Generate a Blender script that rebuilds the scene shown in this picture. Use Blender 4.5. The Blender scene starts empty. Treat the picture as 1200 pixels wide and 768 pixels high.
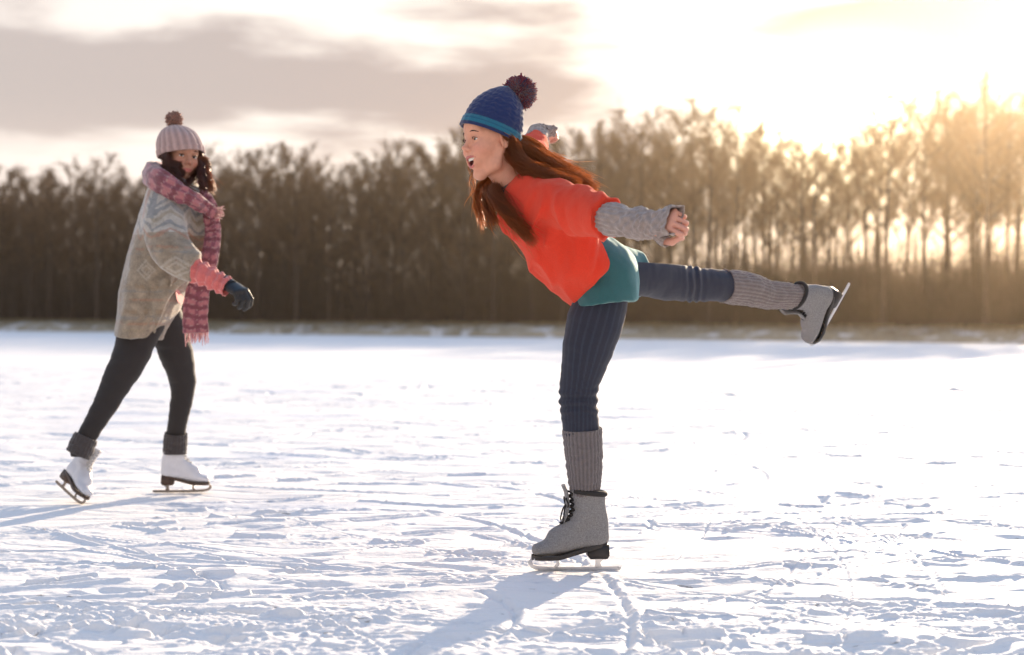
import bpy, math, random
import numpy as np
from mathutils import Vector, Matrix

rng = np.random.default_rng(7)
random.seed(7)
scene = bpy.context.scene
COL = scene.collection
R = math.radians

# ------------------------------------------------------------------ camera
ROLL = R(-0.48)
CAM_H = 0.78
FPX = 1700.0                      # focal length in pixels of the 1200 px wide photograph
cam_d = bpy.data.cameras.new("camera")
cam_d.lens = FPX / 1200 * 36
cam_d.sensor_width = 36
cam_d.clip_start = 0.05
cam_d.clip_end = 3000
cam_d.dof.use_dof = True
cam_d.dof.focus_distance = 4.68
cam_d.dof.aperture_fstop = 2.6
cam = bpy.data.objects.new("camera", cam_d)
cam.location = (0, 0, CAM_H)
cam.rotation_euler = (R(90), ROLL, 0)
COL.objects.link(cam)
scene.camera = cam

# ------------------------------------------------------------------ light and exposure
SUN_AZ, SUN_EL = R(21), R(13)     # azimuth to the right of the view axis, elevation
sun_dir = np.array([math.sin(SUN_AZ) * math.cos(SUN_EL), math.cos(SUN_AZ) * math.cos(SUN_EL), math.sin(SUN_EL)])
sl = bpy.data.lights.new("sun", 'SUN')
sl.energy = 5.0
sl.angle = R(0.6)
sl.color = (1.0, 0.79, 0.56)
so = bpy.data.objects.new("sun", sl)
so.rotation_euler = Vector(-sun_dir).to_track_quat('-Z', 'Y').to_euler()
so.location = (20, 50, 30)
COL.objects.link(so)

vs = scene.view_settings
vs.view_transform = 'Standard'
vs.look = 'None'
vs.gamma = 1
vs.exposure = 1.1
try:
    vs.use_curve_mapping = False
except Exception:
    pass
scene.cycles.use_denoising = True
scene.cycles.max_bounces = 6
scene.cycles.transparent_max_bounces = 16
scene.cycles.volume_bounces = 0
scene.cycles.sample_clamp_indirect = 6

world = bpy.data.worlds.new("World")
scene.world = world
world.use_nodes = True
wt = world.node_tree
wt.nodes.clear()


def N(t, kind, **kw):
    n = t.nodes.new(kind)
    for k, v in kw.items():
        setattr(n, k, v)
    return n


def mathn(t, op, a, b=None, c=None, clamp=False):
    n = N(t, 'ShaderNodeMath', operation=op, use_clamp=clamp)
    for i, v in enumerate((a, b, c)):
        if v is None:
            continue
        if isinstance(v, (int, float)):
            n.inputs[i].default_value = v
        else:
            t.links.new(v, n.inputs[i])
    return n.outputs[0]


def mixc(t, fac, a, b, mode='MIX'):
    n = N(t, 'ShaderNodeMix', data_type='RGBA', blend_type=mode)
    for i, v in ((0, fac), (6, a), (7, b)):
        if isinstance(v, (int, float)):
            n.inputs[i].default_value = v
        elif isinstance(v, tuple):
            n.inputs[i].default_value = (*v[:3], 1)
        else:
            t.links.new(v, n.inputs[i])
    return n.outputs[2]


def ramp(t, fac, stops):
    n = N(t, 'ShaderNodeValToRGB')
    e = n.color_ramp.elements
    while len(e) < len(stops):
        e.new(0.5)
    for i, (p, c) in enumerate(stops):
        e[i].position = p
        e[i].color = (*c, 1) if len(c) == 3 else c
    t.links.new(fac, n.inputs[0])
    return n.outputs[0]


def smooth(t, x, lo, hi, a=0.0, b=1.0):
    n = N(t, 'ShaderNodeMapRange', interpolation_type='SMOOTHSTEP')
    t.links.new(x, n.inputs[0])
    for i, v in enumerate((lo, hi, a, b)):
        n.inputs[i + 1].default_value = v
    return n.outputs[0]


# the sky: a Nishita base with a broken layer of thin cloud, brightest round the low sun
tc = N(wt, 'ShaderNodeTexCoord')
sep = N(wt, 'ShaderNodeSeparateXYZ')
wt.links.new(tc.outputs['Generated'], sep.inputs[0])
sx, sy, sz = sep.outputs
sky = N(wt, 'ShaderNodeTexSky', sky_type='NISHITA', sun_disc=False)
sky.sun_elevation = SUN_EL
sky.sun_rotation = SUN_AZ
sky.dust_density = 2.0
sky.air_density = 1.0
az = mathn(wt, 'ARCTAN2', sx, sy)                 # radians, right of the view axis
el = mathn(wt, 'ARCSINE', sz)
# cloud pattern on (azimuth, elevation) stretched sideways as low cloud decks are
cv = N(wt, 'ShaderNodeCombineXYZ')
wt.links.new(mathn(wt, 'MULTIPLY', az, 2.2), cv.inputs[0])
wt.links.new(mathn(wt, 'MULTIPLY', el, 9.0), cv.inputs[1])
cv.inputs[2].default_value = 3.1
nz = N(wt, 'ShaderNodeTexNoise')
nz.inputs['Scale'].default_value = 2.9
nz.inputs['Detail'].default_value = 6
nz.inputs['Roughness'].default_value = 0.52
nz.inputs['Distortion'].default_value = 0.25
wt.links.new(cv.outputs[0], nz.inputs['Vector'])


def gauss(t, x, c, w):
    d = mathn(t, 'DIVIDE', mathn(t, 'SUBTRACT', x, c), w)
    return mathn(t, 'EXPONENT', mathn(t, 'MULTIPLY', mathn(t, 'MULTIPLY', d, d), -1.0))


# a long grey bank over the left third, a small one at the upper right
bank = mathn(wt, 'MULTIPLY', gauss(wt, el, 0.163, 0.040), smooth(wt, az, 0.0, 0.14, 1.0, 0.0))
bank2 = mathn(wt, 'MULTIPLY', gauss(wt, el, 0.203, 0.020), smooth(wt, az, 0.10, 0.26))
edge = mathn(wt, 'MULTIPLY', gauss(wt, el, 0.225, 0.03), smooth(wt, az, -0.25, -0.33))
bias = mathn(wt, 'ADD', mathn(wt, 'MULTIPLY', bank, 0.36), mathn(wt, 'MULTIPLY', bank2, 0.50))
bias = mathn(wt, 'ADD', bias, mathn(wt, 'MULTIPLY', edge, 0.10))
high = smooth(wt, el, 0.25, 0.5, 0.0, 0.12)
cl = mathn(wt, 'ADD', mathn(wt, 'ADD', nz.outputs['Fac'], bias), high)
cloud = smooth(wt, cl, 0.53, 0.80)
# brightness falls away from the sun
gl = mathn(wt, 'ADD', gauss(wt, az, 0.22, 0.42), 0.0)
bright = mixc(wt, gl, (0.50, 0.455, 0.43), (0.66, 0.61, 0.55))
grey = mixc(wt, gl, (0.300, 0.270, 0.260), (0.235, 0.20, 0.195))
deck = mixc(wt, cloud, bright, grey)
# the low glow behind the wood where the sun stands
gx = gauss(wt, az, 0.212, 0.055)
gy = gauss(wt, el, 0.130, 0.040)
deck = mixc(wt, mathn(wt, 'MULTIPLY', gx, gy), deck, (6.0, 4.8, 3.0))
hor = smooth(wt, el, 0.0, 0.16, 0.75, 0.0)
deck = mixc(wt, hor, deck, mixc(wt, gl, (0.58, 0.47, 0.41), (0.72, 0.56, 0.42)))
# above the frame, and behind the camera, open blue sky takes over
up = smooth(wt, el, 0.26, 0.62)
back = smooth(wt, sy, 0.75, 0.1)
openf = mathn(wt, 'MAXIMUM', up, back)
nish = mixc(wt, 1.0, sky.outputs[0], (0.70, 0.95, 1.35), 'MULTIPLY')
skyc = mixc(wt, 1.0, nish, (0.10, 0.10, 0.10), 'MULTIPLY')
veil = mixc(wt, mathn(wt, 'MULTIPLY', back, smooth(wt, el, 0.9, 0.45)), mixc(wt, 0.45, skyc, (0.26, 0.40, 0.58)), (0.42, 0.385, 0.37))
final = mixc(wt, openf, deck, veil)
final10 = mixc(wt, 1.0, final, (10.0, 10.0, 10.0), 'MULTIPLY')
bg = N(wt, 'ShaderNodeBackground')
bg.inputs['Strength'].default_value = 0.10
wt.links.new(final10, bg.inputs['Color'])
wo = N(wt, 'ShaderNodeOutputWorld')
wt.links.new(bg.outputs[0], wo.inputs['Surface'])

# ------------------------------------------------------------------ helpers: projection, noise, meshes
_cr, _sr = math.cos(ROLL), math.sin(ROLL)


def W(px, py, depth):
    """the point of the place that stands at this spot of the photograph and this many metres away"""
    xc = (px - 600) / FPX * depth
    zc = -(py - 384) / FPX * depth
    return np.array([xc * _cr + zc * _sr, depth, CAM_H - xc * _sr + zc * _cr])


_perm = rng.permutation(256)
_perm = np.concatenate([_perm, _perm, _perm])
_grad = rng.normal(size=(256, 3))
_grad /= np.linalg.norm(_grad, axis=1)[:, None]
_grad = _grad.astype(np.float32)


def perlin(p):
    p = np.asarray(p, np.float32)
    i = np.floor(p).astype(np.int64)
    f = p - i
    i &= 255
    u = f * f * f * (f * (f * 6 - 15) + 10)
    out = 0
    for dx in (0, 1):
        wx = u[:, 0] if dx else 1 - u[:, 0]
        for dy in (0, 1):
            wy = u[:, 1] if dy else 1 - u[:, 1]
            for dz in (0, 1):
                wz = u[:, 2] if dz else 1 - u[:, 2]
                g = _grad[_perm[_perm[_perm[(i[:, 0] + dx) & 255] + ((i[:, 1] + dy) & 255)] + ((i[:, 2] + dz) & 255)]]
                d = g[:, 0] * (f[:, 0] - dx) + g[:, 1] * (f[:, 1] - dy) + g[:, 2] * (f[:, 2] - dz)
                out = out + wx * wy * wz * d
    return out


def fbm(p, octaves=4, gain=0.5):
    p = np.asarray(p, np.float32)
    s, a = 0, 1.0
    for o in range(octaves):
        s = s + a * perlin(p * (2.03 ** o) + 17.3 * o)
        a *= gain
    return s


def catmull(P, n):
    P = np.asarray(P, float)
    m = len(P)
    t = np.linspace(0, m - 1, n)
    i = np.clip(np.floor(t).astype(int), 0, m - 2)
    f = (t - i)[:, None]
    p1, p2 = P[i], P[i + 1]
    p0 = np.where((i > 0)[:, None], P[np.maximum(i - 1, 0)], 2 * p1 - p2)
    p3 = np.where((i < m - 2)[:, None], P[np.minimum(i + 2, m - 1)], 2 * p2 - p1)
    return 0.5 * (2 * p1 + (p2 - p0) * f + (2 * p0 - 5 * p1 + 4 * p2 - p3) * f ** 2 + (3 * p1 - p0 - 3 * p2 + p3) * f ** 3)


class Msh:
    """collects vertices, faces, colours"""
    def __init__(self):
        self.v, self.f4, self.f3, self.c, self.n = [], [], [], [], 0

    def add(self, v, f, c=None):
        v = np.asarray(v, np.float64)
        f = np.asarray(f, np.int64)
        if c is None:
            c = np.ones((len(v), 3))
        c = np.asarray(c, float)
        if c.ndim == 1:
            c = np.tile(c, (len(v), 1))
        self.v.append(v)
        self.c.append(c)
        (self.f4 if f.shape[1] == 4 else self.f3).append(f + self.n)
        self.n += len(v)
        return self

    def arrays(self):
        return np.concatenate(self.v), self.f4, self.f3, np.concatenate(self.c)


def build(name, msh, mat, parent=None, origin=None, smooth_=True, auto=None):
    v, f4, f3, c = msh.arrays()
    if parent is not None and origin is None:
        r = parent
        while r.parent is not None:
            r = r.parent
        origin = np.array(r.location)
    if origin is not None:
        v = v - np.asarray(origin)
    me = bpy.data.meshes.new(name)
    q = np.concatenate(f4) if f4 else np.zeros((0, 4), int)
    t = np.concatenate(f3) if f3 else np.zeros((0, 3), int)
    me.vertices.add(len(v))
    me.vertices.foreach_set('co', v.astype(np.float32).ravel())
    nl = q.size + t.size
    me.loops.add(nl)
    me.loops.foreach_set('vertex_index', np.concatenate([q.ravel(), t.ravel()]).astype(np.int32))
    me.polygons.add(len(q) + len(t))
    ls = np.concatenate([np.arange(len(q)) * 4, q.size + np.arange(len(t)) * 3])
    me.polygons.foreach_set('loop_start', ls.astype(np.int32))
    me.update(calc_edges=True)
    me.polygons.foreach_set('use_smooth', np.full(len(q) + len(t), bool(smooth_)))
    at = me.color_attributes.new('Col', 'FLOAT_COLOR', 'POINT')
    at.data.foreach_set('color', np.concatenate([c, np.ones((len(c), 1))], 1).astype(np.float32).ravel())
    if auto is not None and smooth_:
        me.set_sharp_from_angle(angle=R(auto))
    me.materials.append(mat)
    me.update()
    o = bpy.data.objects.new(name, me)
    COL.objects.link(o)
    if parent is not None:
        o.parent = parent
    elif origin is not None:
        o.location = Vector(origin)
    return o


def tag(o, label=None, cat=None, group=None, kind=None):
    for k, v in (('label', label), ('category', cat), ('group', group), ('kind', kind)):
        if v:
            o[k] = v
    return o


def empty(name, loc):
    o = bpy.data.objects.new(name, None)
    o.empty_display_size = 0.1
    o.location = Vector(loc)
    COL.objects.link(o)
    return o


def frames(P, up=(0, 0, 1)):
    """tangent and two stable normals along a polyline"""
    P = np.asarray(P, float)
    T = np.gradient(P, axis=0)
    T /= np.linalg.norm(T, axis=1)[:, None] + 1e-12
    u = np.asarray(up, float)
    A = u - T * (T @ u)[:, None]
    A /= np.linalg.norm(A, axis=1)[:, None] + 1e-12
    B = np.cross(T, A)
    return T, A, B


def loft(P, ra, rb, up, nr=32, n=None, disp=None, colf=None, cap=(False, False), rim=0.0):
    """swept elliptical tube: ra along the frame's up, rb sideways; disp(theta, t) in metres; rim turns the ends inwards"""
    P = np.asarray(P, float)
    m = len(P)
    n = n or m
    tt = np.linspace(0, m - 1, n)
    C = catmull(P, n)
    ra = np.interp(tt, np.arange(m), np.broadcast_to(ra, m))
    rb = np.interp(tt, np.arange(m), np.broadcast_to(rb, m))
    # smooth the radii a little
    if n > 8:
        k = np.array([1, 2, 3, 2, 1.0]); k /= k.sum()
        ra = np.convolve(np.pad(ra, 2, 'edge'), k, 'valid')
        rb = np.convolve(np.pad(rb, 2, 'edge'), k, 'valid')
    T, A, B = frames(C, up)
    th = np.linspace(0, 2 * np.pi, nr, endpoint=False)
    TH, TT = np.meshgrid(th, tt / (m - 1))
    d = disp(TH, TT) if disp is not None else np.zeros_like(TH)
    V = C[:, None] + A[:, None] * ((ra[:, None] + d) * np.cos(TH))[..., None] + B[:, None] * ((rb[:, None] + d) * np.sin(TH))[..., None]
    rows = [V]
    cc = colf(TH, TT) if colf is not None else np.ones(TH.shape + (3,))
    crows = [cc]
    if rim > 0:
        for end in (0, 1):
            i = -1 if end else 0
            s = 1 if end else -1
            e1 = (C[i] + (V[i] - C[i]) * (1 - rim / max(ra[i], rb[i]) * 0.5) + T[i] * s * rim * 0.4)[None]
            e2 = (C[i] + (V[i] - C[i]) * (1 - rim / max(ra[i], rb[i])))[None]
            e3 = (C[i] + (V[i] - C[i]) * (1 - rim / max(ra[i], rb[i]) * 1.1) - T[i] * s * 0.025)[None]
            if end:
                rows += [e1, e2, e3]
                crows += [cc[i:] if i == -1 else cc[:1]] * 3
            else:
                rows = [e3, e2, e1] + rows
                crows = [cc[:1]] * 3 + crows
    V = np.concatenate(rows)
    cc = np.concatenate(crows)
    N_ = len(V)
    idx = np.arange(N_ * nr).reshape(N_, nr)
    a = idx[:-1]; b = np.roll(a, -1, 1); c = np.roll(idx[1:], -1, 1); e = idx[1:]
    F = np.stack([a, b, c, e], -1).reshape(-1, 4)
    M = Msh()
    M.add(V.reshape(-1, 3), F, cc.reshape(-1, 3))
    for end in (0, 1):
        if cap[end]:
            i = -1 if end else 0
            ring = V[i]
            cen = ring.mean(0)
            vv = np.concatenate([ring, cen[None]])
            j = np.arange(nr)
            f = np.stack([j, (j + 1) % nr, np.full(nr, nr)], 1)
            if not end:
                f = f[:, ::-1]
            M.add(vv, f, np.tile(cc[i][0], (nr + 1, 1)))
    return M


def merge(M, M2):
    v, f4, f3, c = M2.arrays()
    base = M.n
    M.v.append(v); M.c.append(c); M.n += len(v)
    M.f4 += [f + base for f in f4]
    M.f3 += [f + base for f in f3]
    return M


def strands(M, P, rad, col, sides=3):
    """P (n, s, 3) polylines -> thin tubes; rad (n, s) or scalar; col (n,3)"""
    n, s, _ = P.shape
    T = np.gradient(P, axis=1)
    T /= np.linalg.norm(T, axis=2)[..., None] + 1e-12
    ref = np.where(np.abs(T[..., 2:3]) > 0.9, np.array([1.0, 0, 0]), np.array([0, 0, 1.0]))
    A = np.cross(T, ref); A /= np.linalg.norm(A, axis=2)[..., None] + 1e-12
    B = np.cross(T, A)
    rad = np.broadcast_to(np.asarray(rad, float), (n, s))
    th = np.arange(sides) * 2 * np.pi / sides
    V = P[:, :, None] + rad[..., None, None] * (A[:, :, None] * np.cos(th)[None, None, :, None] + B[:, :, None] * np.sin(th)[None, None, :, None])
    idx = np.arange(n * s * sides).reshape(n, s, sides)
    a = idx[:, :-1]; b = np.roll(a, -1, 2); c = np.roll(idx[:, 1:], -1, 2); e = idx[:, 1:]
    F = np.stack([a, b, c, e], -1).reshape(-1, 4)
    cc = np.repeat(np.broadcast_to(col, (n, 3)), s * sides, axis=0) if np.ndim(col) < 3 else np.repeat(col.reshape(-1, 3), sides, axis=0)
    M.add(V.reshape(-1, 3), F, cc)
    return M


# ------------------------------------------------------------------ materials
def material(name, color=(0.5, 0.5, 0.5), rough=0.8, attr=False, noise=0.0, nscale=30, bump=0.0, bscale=200,
             sheen=0.0, sheen_tint=(1, 1, 1), metal=0.0, spec=0.5, trans=0.0, tcol=None, sss=0.0, stretch=None, coat=0.0):
    m = bpy.data.materials.new(name)
    m.use_nodes = True
    t = m.node_tree
    p = t.nodes['Principled BSDF']
    tcn = N(t, 'ShaderNodeTexCoord')
    vec = tcn.outputs['Object']
    if stretch:
        mp = N(t, 'ShaderNodeMapping')
        mp.inputs['Scale'].default_value = stretch
        t.links.new(vec, mp.inputs[0])
        vec = mp.outputs[0]
    if attr:
        an = N(t, 'ShaderNodeAttribute', attribute_name='Col')
        c = an.outputs['Color']
        if color != (1, 1, 1):
            c = mixc(t, 1.0, c, color, 'MULTIPLY')
    else:
        rgb = N(t, 'ShaderNodeRGB')
        rgb.outputs[0].default_value = (*color, 1)
        c = rgb.outputs[0]
    if noise > 0:
        nn = N(t, 'ShaderNodeTexNoise')
        nn.inputs['Scale'].default_value = nscale
        nn.inputs['Detail'].default_value = 5
        t.links.new(vec, nn.inputs['Vector'])
        k = N(t, 'ShaderNodeMapRange')
        t.links.new(nn.outputs['Fac'], k.inputs[0])
        k.inputs[1].default_value, k.inputs[2].default_value = 0.25, 0.75
        k.inputs[3].default_value, k.inputs[4].default_value = 1 - noise, 1 + noise
        vm = N(t, 'ShaderNodeVectorMath', operation='SCALE')
        t.links.new(c, vm.inputs[0])
        t.links.new(k.outputs[0], vm.inputs['Scale'])
        c = vm.outputs[0]
    t.links.new(c, p.inputs['Base Color'])
    p.inputs['Roughness'].default_value = rough
    p.inputs['Metallic'].default_value = metal
    p.inputs['Specular IOR Level'].default_value = spec
    if sheen:
        p.inputs['Sheen Weight'].default_value = sheen
        p.inputs['Sheen Roughness'].default_value = 0.45
        p.inputs['Sheen Tint'].default_value = (*sheen_tint, 1)
    if sss:
        p.inputs['Subsurface Weight'].default_value = sss
        p.inputs['Subsurface Radius'].default_value = (0.02, 0.008, 0.004)
        p.inputs['Subsurface Scale'].default_value = 0.6
    if coat:
        p.inputs['Coat Weight'].default_value = coat
    if bump > 0:
        bn = N(t, 'ShaderNodeTexNoise')
        bn.inputs['Scale'].default_value = bscale
        bn.inputs['Detail'].default_value = 4
        t.links.new(vec, bn.inputs['Vector'])
        b = N(t, 'ShaderNodeBump')
        b.inputs['Strength'].default_value = 1.0
        b.inputs['Distance'].default_value = bump
        t.links.new(bn.outputs['Fac'], b.inputs['Height'])
        t.links.new(b.outputs[0], p.inputs['Normal'])
    if trans > 0:
        tr = N(t, 'ShaderNodeBsdfTranslucent')
        if tcol:
            tr.inputs[0].default_value = (*tcol, 1)
        else:
            t.links.new(c, tr.inputs[0])
        mx = N(t, 'ShaderNodeMixShader')
        mx.inputs[0].default_value = trans
        t.links.new(p.outputs[0], mx.inputs[1])
        t.links.new(tr.outputs[0], mx.inputs[2])
        t.links.new(mx.outputs[0], t.nodes['Material Output'].inputs['Surface'])
    return m


# ------------------------------------------------------------------ the frozen lake: one sheet, finest near the skaters
SHORE0 = np.array([0.0, 116.3])
SA = np.array([86.5, -55.0]); SA /= np.linalg.norm(SA)      # along the shore, to the right
SN = np.array([-SA[1], SA[0]])                               # inland


def shore_sq(x, y):
    d = np.stack([x - SHORE0[0], y - SHORE0[1]], -1)
    return d @ SA, d @ SN


ys = [1.2]
while ys[-1] < 26:
    ys.append(ys[-1] * 1.0019)
while ys[-1] < 420:
    ys.append(ys[-1] * 1.03)
ys = np.array(ys)
tx = np.linspace(-1, 1, 900)
tx = np.sign(tx) * (np.abs(tx) * 0.50 + 0.12 * np.abs(tx) ** 7)
GX = tx[None] * (ys[:, None] + 0.9)
GX = GX * (1 + np.clip((ys[:, None] - 30) / 100, 0, 2.0))    # the far ice reaches well past the frame
GY = np.broadcast_to(ys[:, None], GX.shape)
H = np.zeros(GX.shape)


def nz2(x, y, sx_, sy_, off, octv=4, gain=0.5):
    return fbm(np.stack([x * sx_, y * sy_, np.full_like(x, off)], -1), octv, gain)


near = ys < 28
nx_, ny_ = GX[near].ravel(), GY[near].ravel()
rough = np.clip(1.30 - ny_ / 7.0, 0.16, 1) * (0.65 + 0.6 * nz2(nx_, ny_, 0.7, 0.7, 5, 2)) + 0.55 * np.clip((6.2 - ny_) / 2.4, 0, 1)
h = 0.014 * nz2(nx_, ny_, 1.3, 1.6, 1, 3) + 0.012 * nz2(nx_, ny_, 2.0, 3.4, 71, 3)
chop = np.clip(0.30 + 2.2 * nz2(nx_, ny_, 0.9, 1.7, 31, 3), 0.12, 1.15)      # churned patches and clean ones
n2 = nz2(nx_, ny_, 2.6, 6.5, 2, 4, 0.55)
h += 0.014 * rough * n2
lump = nz2(nx_, ny_, 6, 11, 3, 4, 0.6) - 0.20
lump = np.where(lump > 0, .16 * np.tanh(np.maximum(lump, 0) / .16), 0)
h += 0.060 * rough * chop * lump
h += 0.008 * rough * chop * nz2(nx_, ny_, 30, 42, 4, 3)
pit = np.clip(nz2(nx_, ny_, 2.4, 7, 8, 3) - 0.26, 0, 1)
h -= 0.055 * pit * np.clip(rough + .15, 0, 1)
Hn = h.reshape(GX[near].shape)
yn = ys[near]
# skate marks: long shallow arcs with a raised lip of scraped snow
def groove(P, wid, dep, lip):
    P = np.asarray(P)
    for a, b in zip(P[:-1], P[1:]):
        m = 3.2 * wid
        lo, hi = min(a[1], b[1]) - m, max(a[1], b[1]) + m
        i0, i1 = np.searchsorted(yn, lo), np.searchsorted(yn, hi)
        if i1 <= i0:
            continue
        X = GX[i0:i1]; Y = yn[i0:i1, None]
        xs = (min(a[0], b[0]) - m, max(a[0], b[0]) + m)
        c0 = max(int(np.searchsorted(X[len(X) // 2], xs[0])) - 6, 0)
        c1 = min(int(np.searchsorted(X[len(X) // 2], xs[1])) + 6, X.shape[1])
        if c1 <= c0:
            continue
        X = X[:, c0:c1]
        d = b - a
        L2 = (d ** 2).sum() + 1e-9
        t = ((X - a[0]) * d[0] + (Y - a[1]) * d[1]) / L2
        ins = (t >= 0) & (t < 1)
        s = ((X - a[0]) * d[1] - (Y - a[1]) * d[0]) / math.sqrt(L2) / wid
        Hn[i0:i1, c0:c1] += np.where(ins, -dep * np.exp(-s * s * 1.6) + lip * np.exp(-((s - 1.7) ** 2) * 1.5), 0)


gr = np.random.default_rng(21)
for k in range(780):
    y0 = 2.8 + 19 * gr.random() ** 1.7
    x0 = gr.uniform(-0.5, 0.5) * (y0 + 1)
    ang = gr.normal(0.10, 0.42) if gr.random() < .75 else gr.uniform(-1.5, 1.5)
    L = gr.uniform(0.15, 1.5) if gr.random() < .8 else gr.uniform(1.5, 4)
    cur = gr.normal(0, 0.45) / max(L, .5)
    n = max(4, int(L / 0.12))
    aa = ang + cur * np.linspace(0, L, n)
    st = L / n
    P = np.cumsum(np.stack([np.cos(aa), np.sin(aa)], 1) * st, 0) + (x0, y0)
    sc = gr.uniform(0.6, 1.6)
    w_ = 0.0100 * sc * max(1, y0 / 6)
    if L > 1.5:
        w_ *= .9; sc *= .6
    groove(P, w_, 0.0095 * sc * max(1, y0 / 9), 0.0055 * sc * max(1, y0 / 9))
for k in range(110):          # short gouges where blades turned
    y0 = 2.9 + 9 * gr.random() ** 1.4
    x0 = gr.uniform(-0.48, 0.48) * (y0 + .6)
    ang = gr.normal(0, 0.4)
    P = np.array([[x0, y0], [x0 + .09 * math.cos(ang), y0 + .09 * math.sin(ang)], [x0 + .2 * math.cos(ang), y0 + .2 * math.sin(ang) + .02]])
    groove(P, gr.uniform(.014, .032), gr.uniform(.012, .022), gr.uniform(.006, .014))
# smooth and level under the two skaters' blades
FEET = [W(665, 668, 4.677), W(82, 590, 6.31), W(214, 578, 6.73)]
for fx, fy, fz in FEET:
    for k_ in range(1, 8):
        sx2 = fx - .36 * .22 * k_; sy2 = fy - .93 * .22 * k_
        dd = ((GX[near] - sx2) ** 2 + (GY[near] - sy2) ** 2) / .20 ** 2
        Hn = Hn * (1 - .30 * np.exp(-dd))
    d2 = (GX[near] - fx) ** 2 / 0.30 ** 2 + (GY[near] - fy) ** 2 / 0.16 ** 2
    Hn = Hn * (1 - 0.85 * np.exp(-d2)) - 0.001 * np.exp(-d2)
H[near] = Hn
fm = ~near
fx_, fy_ = GX[fm].ravel(), GY[fm].ravel()
H[fm] = (0.012 * nz2(fx_, fy_, 0.9, 0.9, 1, 2)).reshape(GX[fm].shape)
# fade the sheet just under the bank and let it run on behind it
s_, q_ = shore_sq(GX.ravel(), GY.ravel())
H -= (np.clip(q_ / 3.0, 0, 1) * 0.3).reshape(H.shape)
M = Msh()
idx = np.arange(H.size).reshape(H.shape)
F = np.stack([idx[:-1, :-1], idx[:-1, 1:], idx[1:, 1:], idx[1:, :-1]], -1).reshape(-1, 4)
M.add(np.stack([GX.ravel(), GY.ravel(), H.ravel()], -1), F)

sm = bpy.data.materials.new('snow')
sm.use_nodes = True
t = sm.node_tree
p = t.nodes['Principled BSDF']
tcn = N(t, 'ShaderNodeTexCoord')
big = N(t, 'ShaderNodeTexNoise'); big.inputs['Scale'].default_value = 0.9; big.inputs['Detail'].default_value = 5
mp = N(t, 'ShaderNodeMapping'); mp.inputs['Scale'].default_value = (0.5, 1.2, 1)
t.links.new(tcn.outputs['Object'], mp.inputs[0]); t.links.new(mp.outputs[0], big.inputs['Vector'])
icy = smooth(t, big.outputs['Fac'], 0.55, 0.72, 0, 1)
c = mixc(t, icy, (0.82, 0.80, 0.79), (0.68, 0.70, 0.76))
fl = N(t, 'ShaderNodeTexNoise'); fl.inputs['Scale'].default_value = 5.5; fl.inputs['Detail'].default_value = 7; fl.inputs['Roughness'].default_value = .62
mp3 = N(t, 'ShaderNodeMapping'); mp3.inputs['Scale'].default_value = (0.45, 1.0, 1)
t.links.new(tcn.outputs['Object'], mp3.inputs[0]); t.links.new(mp3.outputs[0], fl.inputs['Vector'])
c = mixc(t, smooth(t, fl.outputs['Fac'], 0.61, 0.69, 0, .6), c, (0.50, 0.53, 0.60))
fl2 = N(t, 'ShaderNodeTexNoise'); fl2.inputs['Scale'].default_value = 40; fl2.inputs['Detail'].default_value = 3
t.links.new(mp3.outputs[0], fl2.inputs['Vector'])
c = mixc(t, smooth(t, fl2.outputs['Fac'], 0.69, 0.73, 0, .7), c, (0.22, 0.19, 0.17))
t.links.new(c, p.inputs['Base Color'])
rg = smooth(t, big.outputs['Fac'], 0.5, 0.75, 0.75, 0.42)
t.links.new(rg, p.inputs['Roughness'])
p.inputs['Specular IOR Level'].default_value = 0.35
fine = N(t, 'ShaderNodeTexNoise'); fine.inputs['Scale'].default_value = 70; fine.inputs['Detail'].default_value = 6; fine.inputs['Roughness'].default_value = .7
t.links.new(tcn.outputs['Object'], fine.inputs['Vector'])
mid = N(t, 'ShaderNodeTexNoise'); mid.inputs['Scale'].default_value = 9; mid.inputs['Detail'].default_value = 4
mp2 = N(t, 'ShaderNodeMapping'); mp2.inputs['Scale'].default_value = (0.5, 1.4, 1)
t.links.new(tcn.outputs['Object'], mp2.inputs[0]); t.links.new(mp2.outputs[0], mid.inputs['Vector'])
b1 = N(t, 'ShaderNodeBump'); b1.inputs['Distance'].default_value = 0.004; b1.inputs['Strength'].default_value = .8
t.links.new(fine.outputs['Fac'], b1.inputs['Height'])
b2 = N(t, 'ShaderNodeBump'); b2.inputs['Distance'].default_value = 0.012; b2.inputs['Strength'].default_value = .6
t.links.new(mid.outputs['Fac'], b2.inputs['Height']); t.links.new(b1.outputs[0], b2.inputs['Normal'])
last = b2.outputs[0]
wn = N(t, 'ShaderNodeTexNoise'); wn.inputs['Scale'].default_value = 1.1; wn.inputs['Detail'].default_value = 2
t.links.new(tcn.outputs['Object'], wn.inputs['Vector'])
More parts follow.
